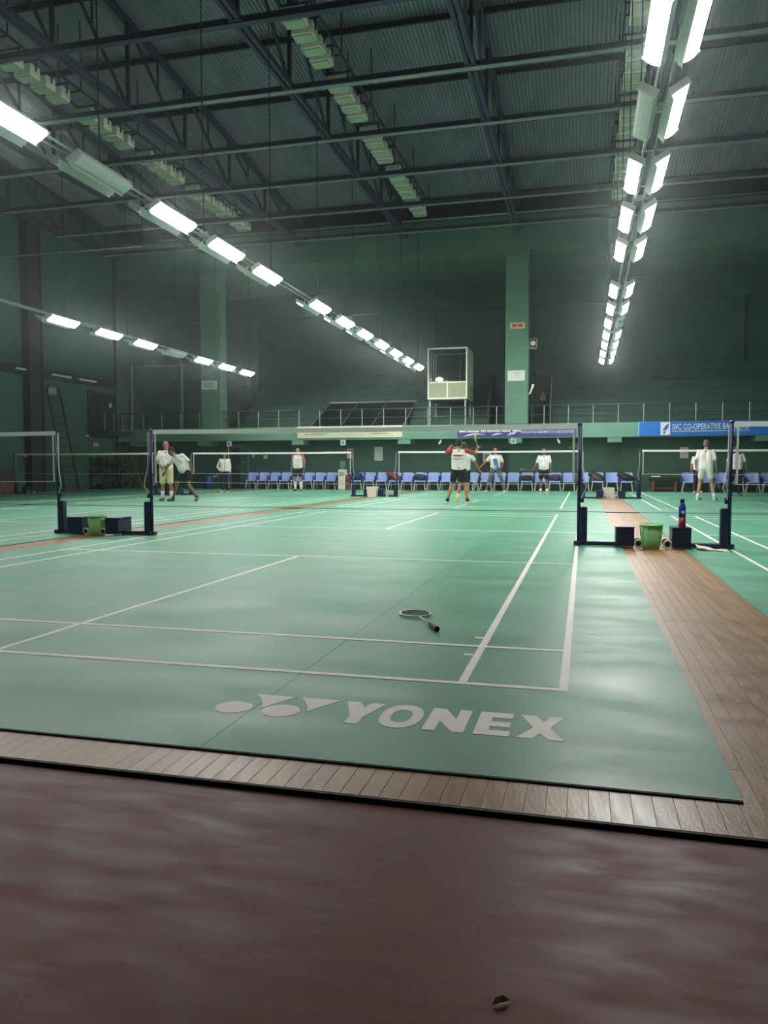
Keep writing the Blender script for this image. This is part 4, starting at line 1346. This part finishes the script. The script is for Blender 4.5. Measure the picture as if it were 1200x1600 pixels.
bag('plain black racket bag leaning on the chair above the right aisle', seat_x(1.5), ((20, 20, 26), (30, 32, 38)), 0.4, (0.2, 0.14, 0.16), False, True)
pl = thing('dried_plant', 'small brownish dried plant arrangement on the wall behind the near right post', 'plant', (-0.35, YU - 0.02, 1.75))
for k in range(14):
    a = -1.2 + 2.4 * k / 13
    tipp = Vector((math.sin(a) * 0.34, -0.12, math.cos(a) * 0.34 * random.uniform(0.7, 1.1)))
    sd = Vector((math.cos(a), 0, -math.sin(a))) * 0.03
    MB().add([(0, -0.04, 0), tipp * 0.5 + sd, tipp, tipp * 0.5 - sd, tipp * 0.5 + Vector((0, 0.015, 0))], [(0, 1, 4), (1, 2, 4), (2, 3, 4), (3, 0, 4)]).build('frond', mat('dry_frond', (150, 138, 92), 0.7), pl)
MB().lathe([(0.04, -0.1), (0.07, 0.02)], 10, c=(0, -0.08, 0)).build('holder', mat('holder_brown', (92, 80, 60), 0.6), pl)

# ================================================================== PEOPLE
def remeshed(name, mb, material, parent, voxel, smooth=4):
    """union of limb shapes grown into one continuous skin"""
    o = mb.build('tmp', material, None)
    md = o.modifiers.new('r', 'REMESH')
    md.mode = 'VOXEL'
    md.voxel_size = voxel
    ms = o.modifiers.new('s', 'SMOOTH')
    ms.factor = 0.5
    ms.iterations = smooth
    bpy.context.view_layer.update()
    me = bpy.data.meshes.new_from_object(o.evaluated_get(bpy.context.evaluated_depsgraph_get()))
    me.name = name
    me.shade_smooth()
    bpy.data.objects.remove(o)
    if not me.materials:
        me.materials.append(material)
    return link(name, me, None, parent)


def person(label, loc, rz, pose=None, skin=(150, 108, 84), shirt=(240, 240, 234), sleeve=None, shorts=(28, 30, 34), short_len=0.62, long_sleeve=False,
           trousers=False, sock=(226, 226, 218), sock_h=0.16, shoe=(224, 222, 214), hair=(34, 30, 28), bald=False, scale=1.0, belly=0.0, head_yaw=0.0, head_tilt=0.0, stripe=None,
           vox=0.010):
    """faces -y in its own frame; pose overrides joints"""
    t = thing('person', label, 'person', loc, rz, 'badminton players')
    t.scale = (scale,) * 3
    J = dict(pelvis=(0, 0, 0.93), chest=(0, 0.0, 1.27), neck=(0, 0.01, 1.45), head=(0, -0.02, 1.605),
             shl=(0.185, 0.01, 1.40), shr=(-0.185, 0.01, 1.40), ell=(0.25, 0.03, 1.13), elr=(-0.25, 0.03, 1.13),
             wrl=(0.26, -0.06, 0.89), wrr=(-0.26, -0.06, 0.89), hpl=(0.095, 0, 0.90), hpr=(-0.095, 0, 0.90),
             knl=(0.11, -0.02, 0.49), knr=(-0.11, -0.02, 0.49), anl=(0.12, 0.02, 0.085), anr=(-0.12, 0.02, 0.085),
             tol=(0.145, -0.15, 0.03), tor=(-0.145, -0.15, 0.03))
    if pose:
        J.update(pose)
    J = {k: Vector(v) for k, v in J.items()}
    rgt_ = (J['shl'] - J['shr']).normalized()
    # ---- body: one continuous skin with head, neck, limbs and hands
    b = MB()
    for s in (-1, 1):
        b.capsule(J['pelvis'] + rgt_ * 0.07 * s, 0.105, J['chest'] + rgt_ * 0.075 * s, 0.105)
        b.capsule(J['chest'] + rgt_ * 0.07 * s, 0.105, J['neck'] + rgt_ * 0.06 * s - Vector((0, 0, 0.06)), 0.075)
        k = 'l' if s > 0 else 'r'
        b.capsule(J['neck'] - Vector((0, 0, 0.03)) + rgt_ * 0.05 * s, 0.055, J['sh' + k], 0.058)
        b.capsule(J['sh' + k], 0.058, J['el' + k], 0.042)
        b.capsule(J['el' + k], 0.041, J['wr' + k], 0.027)
        b.capsule(J['pelvis'] + rgt_ * 0.06 * s, 0.10, J['hp' + k], 0.095)
        b.capsule(J['hp' + k], 0.090, J['kn' + k], 0.056)
        mid = J['kn' + k].lerp(J['an' + k], 0.33) + Vector((0, 0.015, 0))
        b.capsule(J['kn' + k], 0.052, mid, 0.057)
        b.capsule(mid, 0.056, J['an' + k], 0.035)
        b.capsule(J['an' + k] - Vector((0, 0, 0.02)), 0.036, J['to' + k] + Vector((0, 0, 0.015)), 0.03)
        # hand: palm, four bent fingers, thumb at the side
        fa = (J['wr' + k] - J['el' + k]).normalized()
        side = fa.cross(Vector((s, 0.2, 0.1))).normalized()
        pn = fa.cross(side).normalized()
        W_ = J['wr' + k]
        for q in (-0.024, 0.0, 0.024):
            b.capsule(W_ + side * q * 0.5, 0.022, W_ + fa * 0.085 + side * q, 0.017)
        for q, L in ((-0.033, 0.060), (-0.011, 0.072), (0.011, 0.068), (0.033, 0.052)):
            p0 = W_ + fa * 0.085 + side * q
            p1 = p0 + (fa * 0.85 + pn * 0.35 * s).normalized() * L * 0.55
            p2 = p1 + (fa * 0.4 + pn * 0.9 * s).normalized() * L * 0.5
            b.capsule(p0, 0.0105, p1, 0.0100, 8)
            b.capsule(p1, 0.0100, p2, 0.0090, 8)
        th0 = W_ + fa * 0.03 - side * 0.032
        b.capsule(th0, 0.014, th0 + (fa * 0.7 - side * 0.75).normalized() * 0.05, 0.011, 8)
    b.capsule(J['neck'] - Vector((0, 0, 0.05)), 0.062, J['head'] + Vector((0, 0.02, -0.05)), 0.055)
    HM = Matrix.Rotation(head_yaw, 3, 'Z') @ Matrix.Rotation(head_tilt, 3, 'X')
    H = lambda x_, y_, z_: J['head'] + HM @ Vector((x_, y_, z_))
    b.ellipsoid(H(0, 0.012, 0.03), (0.078, 0.098, 0.098), 14, 10, HM)
    b.capsule(H(0, -0.02, 0.0), 0.072, H(0, -0.042, -0.075), 0.046)
    b.capsule(H(0, -0.088, 0.015), 0.010, H(0, -0.104, -0.022), 0.016)
    for s in (-1, 1):
        b.capsule(H(0.080 * s, 0.01, 0.015), 0.014, H(0.078 * s, 0.006, -0.02), 0.010)
        b.capsule(H(0.012 * s, -0.088, -0.058), 0.008, H(0.022 * s, -0.082, -0.056), 0.007)
    sk = mat('skin_%d_%d_%d' % skin, skin, 0.5, var=0.06, scale=12)
    body = remeshed('body', b, sk, t, vox)
    # eyes, brows and mouth
    dk = mat('eye_dark', (30, 24, 22), 0.3)
    for s in (-1, 1):
        e = MB().ellipsoid((0, 0, 0), (0.012, 0.007, 0.007), 8, 5).build('eye', dk, t, True)
        e.location = H(0.031 * s, -0.085, 0.008)
        e = MB().ellipsoid((0, 0, 0), (0.019, 0.006, 0.005), 8, 5).build('eyebrow', dk, t, True)
        e.location = H(0.031 * s, -0.084, 0.028)
    e = MB().ellipsoid((0, 0, 0), (0.022, 0.006, 0.005), 8, 5).build('mouth', mat('lip', (110, 60, 54), 0.5), t, True)
    e.location = H(0, -0.089, -0.058)
    # hair
    hr = MB()
    if not bald:
        hr.ellipsoid(H(0, 0.024, 0.052), (0.084, 0.098, 0.088), 14, 8, HM)
        hr.ellipsoid(H(0, 0.055, 0.005), (0.074, 0.062, 0.085), 12, 8, HM)
    else:
        hr.ellipsoid(H(0, 0.058, 0.0), (0.080, 0.058, 0.055), 12, 8, HM)
    hr.build('hair', mat('hair_%d_%d_%d' % hair, hair, 0.7), t, True)
    # ---- shirt
    sh_m = mat('shirt_%d_%d_%d' % shirt, shirt, 0.75, var=0.05, scale=8)
    c = MB()
    dn = (J['pelvis'] - J['chest']).normalized()
    for s in (-1, 1):
        k = 'l' if s > 0 else 'r'
        c.capsule(J['pelvis'] + rgt_ * 0.075 * s - dn * 0.04, 0.135, J['chest'] + rgt_ * 0.082 * s, 0.128)
        c.capsule(J['chest'] + rgt_ * 0.08 * s, 0.126, J['neck'] + rgt_ * 0.07 * s - Vector((0, 0, 0.07)), 0.085)
        c.capsule(J['neck'] - Vector((0, 0, 0.045)) + rgt_ * 0.06 * s, 0.056, J['sh' + k], 0.066)
        ar = J['sh' + k].lerp(J['el' + k], 0.72 if not long_sleeve else 1.0)
        if sleeve is None:
            c.capsule(J['sh' + k], 0.066, ar, 0.062 if not long_sleeve else 0.056)
            if long_sleeve:
                c.capsule(ar, 0.056, J['el' + k].lerp(J['wr' + k], 0.9), 0.042)
    if belly:
        c.ellipsoid(J['pelvis'].lerp(J['chest'], 0.35) + Vector((0, -belly, 0)), (0.17, 0.15, 0.18), 12, 8)
    remeshed('shirt', c, sh_m, t, 0.016, 5)
    if sleeve is not None:
        for s in (-1, 1):
            k = 'l' if s > 0 else 'r'
            MB().capsule(J['sh' + k], 0.072, J['sh' + k].lerp(J['el' + k], 0.75), 0.064, 12).build('sleeve', mat('sleeve_%d_%d_%d' % sleeve, sleeve, 0.75), t, True)
    MB().lathe([(0.068, -0.015), (0.075, 0.0), (0.070, 0.025)], 14, c=tuple(J['neck'] - Vector((0, 0, 0.01))), caps=False).build('collar', sh_m, t, True)
    if stripe is not None:
        p0 = J['pelvis'] + Vector((0.02, -0.16, 0.0))
        p1 = J['chest'] + Vector((0, -0.142, 0.06))
        MB().bar(p0 + Vector((0.03, 0, 0)), p1 + Vector((-0.03, 0, 0)), 0.15, 0.02, up=(0, 1, 0)).build('stripe', mat('stripe_%d_%d_%d' % stripe, stripe, 0.7), t)
    # ---- shorts or trousers
    g = MB()
    for s in (-1, 1):
        k = 'l' if s > 0 else 'r'
        g.capsule(J['pelvis'] + rgt_ * 0.06 * s + Vector((0, 0, 0.02)), 0.125, J['hp' + k], 0.118)
        if trousers:
            g.capsule(J['hp' + k], 0.112, J['kn' + k], 0.078)
            g.capsule(J['kn' + k], 0.076, J['an' + k] + Vector((0, 0, 0.03)), 0.058)
        else:
            e_ = J['hp' + k].lerp(J['kn' + k], short_len)
            g.capsule(J['hp' + k], 0.118, e_, 0.096)
    remeshed('trousers' if trousers else 'shorts', g, mat('shorts_%d_%d_%d' % shorts, shorts, 0.8), t, 0.016, 4)
    # ---- socks and shoes
    for k in 'lr':
        if not trousers and sock is not None:
            a = J['an' + k]
            up_ = (J['kn' + k] - a).normalized()
            MB().tube([a - up_ * 0.03, a + up_ * 0.03, a + up_ * sock_h], [0.046, 0.044, 0.044 + 0.07 * min(sock_h, 0.3)], 12).build('sock', mat('sock_%d_%d_%d' % sock, sock, 0.8), t, True)
        a, q = J['an' + k], J['to' + k]
        dd = q - Vector((a.x, a.y, q.z))
        dd.z = (q.z - (a.z - 0.055)) if abs(q.z - 0.03) > 0.02 or a.z > 0.12 else 0
        heel = a - Vector((0, 0, 0.045)) - dd.normalized() * 0.045
        toe = q + Vector((0, 0, 0.008))
        m_ = MB()
        sd = dd.cross(Vector((0, 0, 1))).normalized()
        rs = []
        for f, w_, h_ in ((-0.02, 0.028, 0.05), (0.08, 0.042, 0.085), (0.3, 0.042, 0.092), (0.55, 0.046, 0.07), (0.85, 0.048, 0.052), (1.05, 0.038, 0.042), (1.14, 0.02, 0.026)):
            c0 = heel.lerp(toe, f)
            c0 = c0 + Vector((0, 0, -0.037 + 0.0))
            ring_ = []
            for i in range(10):
                an_ = 2 * math.pi * i / 10
                ring_.append(c0 + sd * w_ * math.cos(an_) + Vector((0, 0, max(0.0, h_ * (0.35 + 0.65 * math.sin(an_))))))
            rs.append(ring_)
        sh = m_.rings(rs).build('shoe', mat('shoe_%d_%d_%d' % shoe, shoe, 0.5), t, True)
    return t


def world_pt(t, p):
    return Matrix.Translation(t.location) @ Matrix.Rotation(t.rotation_euler[2], 4, 'Z') @ Matrix.Scale(t.scale[0], 4) @ Vector(p)


def held_racket(label, t, hand, direction, normal, frame, grip=(60, 40, 40), back=0.09, **kw):
    """grip passes through the palm; direction is in the person's frame"""
    rz = Matrix.Rotation(t.rotation_euler[2], 3, 'Z')
    d_ = rz @ Vector(direction).normalized()
    racket(label, world_pt(t, hand) - d_ * back, d_, rz @ Vector(normal), frame, grip, group='rackets held by players', **kw)


PI = math.pi
# player with red sleeves, seen from behind, both arms raised
p = person('player seen from behind in white shirt with red sleeves, arms raised', (-3.28, 17.75, 0), PI,
           dict(ell=(0.36, -0.08, 1.36), wrl=(0.30, -0.26, 1.50), elr=(-0.42, -0.06, 1.34), wrr=(-0.46, -0.24, 1.46), shl=(0.20, 0, 1.42), shr=(-0.20, 0, 1.42),
                knl=(0.19, -0.03, 0.49), anl=(0.30, 0.03, 0.085), tol=(0.36, -0.13, 0.03), knr=(-0.17, -0.03, 0.49), anr=(-0.24, 0.03, 0.085), tor=(-0.33, -0.12, 0.03)),
           sleeve=(176, 54, 58), shorts=(24, 26, 32), shoe=(226, 222, 210), sock=(30, 30, 34), sock_h=0.06, hair=(40, 30, 32), shirt=(242, 242, 236), skin=(170, 124, 92), scale=1.03)
for zz, col in ((1.27, (190, 70, 70)), (1.19, (150, 150, 140))):
    MB().box(-0.13, 0.13, 0.136, 0.142, zz, zz + (0.035 if zz > 1.2 else 0.02)).build('back_print', mat('print_%d' % col[0], col, 0.7), p)
held_racket('yellow-green racket raised by the player in red sleeves', p, (-0.46, -0.30, 1.52), (0.28, -0.8, 0.72), (1, 0.3, 0), (206, 222, 90), (200, 200, 190), shaft_col=(190, 195, 190), string_col=(206, 222, 90))
# partner in front of him, yellow socks
p = person('player with yellow socks half hidden by the player in red sleeves', (-3.30, 18.75, 0), PI + 0.3,
           dict(elr=(-0.33, 0.0, 1.16), wrr=(-0.46, -0.10, 0.95), knl=(0.10, -0.04, 0.49), anl=(0.18, 0.02, 0.085), knr=(-0.12, -0.02, 0.49), anr=(-0.13, 0.02, 0.085)),
           shorts=(34, 36, 40), sock=(214, 200, 100), sock_h=0.17, shoe=(206, 200, 176), hair=(70, 64, 60), skin=(168, 124, 94))
held_racket('pale racket hanging in the hand of the player with yellow socks', p, (-0.46, -0.12, 0.88), (0.25, -0.3, -0.9), (1, 0.2, 0), (214, 214, 206))
# man in white with cream shorts
p = person('balding man in white polo shirt and cream shorts by the left post', (-12.25, 17.75, 0), 0.25,
           dict(ell=(0.27, -0.03, 1.15), wrl=(0.12, -0.24, 1.02), elr=(-0.27, 0.02, 1.14), wrr=(-0.08, -0.22, 0.98), knl=(0.12, -0.02, 0.49), anl=(0.15, 0.02, 0.085)),
           shorts=(222, 212, 160), short_len=0.85, sock_h=0.2, shoe=(40, 38, 38), bald=True, hair=(60, 52, 48), skin=(160, 112, 88), scale=1.04, belly=0.02, head_yaw=0.3)
held_racket('white racket hanging behind the man in cream shorts', p, (-0.10, -0.24, 0.92), (-0.55, 0.25, -0.8), (0.3, 1, 0), (214, 214, 210), (190, 190, 180))
# man bending forward while striding
p = person('dark-haired man in white shirt and black shorts striding with bent head', (-11.45, 17.35, 0), -0.35,
           dict(pelvis=(0.06, 0.05, 0.90), chest=(-0.02, -0.10, 1.20), neck=(-0.10, -0.22, 1.37), head=(-0.16, -0.32, 1.47), shl=(0.10, -0.12, 1.36), shr=(-0.26, -0.20, 1.30),
                ell=(0.26, 0.02, 1.16), wrl=(0.30, 0.05, 0.90), elr=(-0.36, -0.26, 1.08), wrr=(-0.40, -0.36, 0.86), hpl=(0.14, 0.03, 0.88), hpr=(-0.04, 0.02, 0.88),
                knl=(0.22, 0.0, 0.47), anl=(0.42, 0.12, 0.13), tol=(0.52, 0.0, 0.045), knr=(-0.18, -0.12, 0.48), anr=(-0.36, -0.10, 0.09), tor=(-0.44, -0.22, 0.03)),
           shorts=(24, 24, 26), short_len=0.5, skin=(118, 84, 62), shoe=(46, 46, 46), sock=(60, 56, 50), sock_h=0.05, hair=(26, 22, 22), belly=0.06, head_tilt=0.55, head_yaw=-0.4)
# player in long sleeves
p = person('player in long white sleeves and dark trousers near the left door', (-14.1, 25.5, 0), 0.2,
           dict(ell=(0.24, 0.04, 1.12), wrl=(0.24, -0.02, 0.88), elr=(-0.33, 0.06, 1.12), wrr=(-0.18, -0.06, 0.93)),
           long_sleeve=True, trousers=True, shorts=(28, 34, 58), shoe=(230, 230, 224), skin=(170, 128, 100), scale=0.93, vox=0.012)
held_racket('dark racket behind the player in long white sleeves', p, (-0.18, -0.08, 0.88), (-0.5, 0.5, -0.3), (0, 0, 1), (60, 66, 64))
# player with white shirt and a red racket bag side
p = person('player in white shirt, black shorts and long white socks before the left chairs', (-11.8, 27.8, 0), 0.1,
           dict(elr=(-0.25, 0.05, 1.14), wrr=(-0.27, 0.02, 0.90), ell=(0.27, 0.02, 1.14), wrl=(0.27, -0.05, 0.90)),
           shorts=(22, 24, 28), sock_h=0.30, shoe=(40, 40, 44), bald=True, hair=(150, 140, 130), skin=(176, 126, 100), sleeve=(200, 110, 100), scale=1.06, vox=0.012)
# man in blue striped shirt, arms out
p = person('man in white and blue striped shirt with arms held out', (-3.45, 28.4, 0), 0.15,
           dict(shl=(0.19, 0, 1.40), elr=(-0.38, -0.10, 1.18), wrr=(-0.55, -0.22, 1.02), ell=(0.30, 0.0, 1.13), wrl=(0.24, -0.18, 0.98), knl=(0.24, -0.05, 0.50), anl=(0.34, 0.02, 0.085), tol=(0.40, -0.13, 0.03),
                knr=(-0.22, -0.05, 0.50), anr=(-0.34, 0.02, 0.085), tor=(-0.40, -0.13, 0.03), pelvis=(0, 0.03, 0.90), chest=(0, -0.03, 1.25)),
           trousers=True, shorts=(92, 104, 98), stripe=(86, 122, 196), skin=(160, 110, 84), bald=True, hair=(120, 112, 104), shoe=(220, 220, 212), scale=1.04, vox=0.012, belly=0.02)
# man in white polo
p = person('man in white polo shirt and black shorts at the far end of the middle court', (-1.43, 26.9, 0), -0.05,
           dict(elr=(-0.28, 0.0, 1.14), wrr=(-0.38, -0.12, 0.95)),
           shorts=(20, 22, 26), short_len=0.7, skin=(140, 98, 76), shoe=(226, 224, 216), hair=(70, 62, 58), belly=0.02, vox=0.012, sock_h=0.1)
held_racket('dark racket held by the man in the white polo', p, (-0.38, -0.14, 0.88), (-0.85, -0.4, 0.1), (0, 0.3, 1), (70, 74, 76))
# player in all white from behind
p = person('player in all white seen from behind on the right court', (3.62, 21.6, 0), PI - 0.25,
           dict(knr=(-0.16, -0.06, 0.50), anr=(-0.24, -0.02, 0.09), tor=(-0.28, -0.17, 0.03), knl=(0.15, 0.0, 0.49), anl=(0.20, 0.06, 0.085), ell=(0.27, 0.05, 1.14), wrl=(0.28, -0.1, 0.94), wrr=(-0.27, -0.08, 0.90)),
           shorts=(216, 214, 204), short_len=0.55, sock_h=0.12, shoe=(226, 224, 218), hair=(110, 98, 88), skin=(176, 136, 110), scale=1.05, belly=0.01)
held_racket('white racket pointing down from the hand of the player in all white', p, (-0.27, -0.08, 0.86), (-0.1, -0.35, -0.9), (1, 0.2, 0), (206, 210, 206))
# two players beyond the far right net
p = person('player in white shirt and navy trousers beyond the far right net', (4.42, 29.2, 0), -0.1,
           dict(), trousers=True, shorts=(30, 36, 66), skin=(176, 130, 104), shoe=(226, 222, 214), hair=(120, 96, 80), bald=True, scale=0.98, vox=0.012)
p = person('player in white shirt and black trousers behind the near right post', (5.28, 26.2, 0), 0.0,
           dict(elr=(-0.30, 0.0, 1.14), wrr=(-0.34, -0.12, 0.92), ell=(0.29, 0.0, 1.14), wrl=(0.31, -0.1, 0.92), knr=(-0.15, 0, 0.49), anr=(-0.2, 0.02, 0.085)),
           trousers=True, shorts=(26, 28, 30), skin=(104, 78, 62), shoe=(40, 52, 48), hair=(40, 36, 34), scale=1.02, vox=0.012)
held_racket('lime green racket held low behind the near right post', p, (-0.34, -0.14, 0.86), (0.15, -0.4, -0.9), (0.2, 1, 0), (190, 200, 110), string_col=(190, 204, 120))
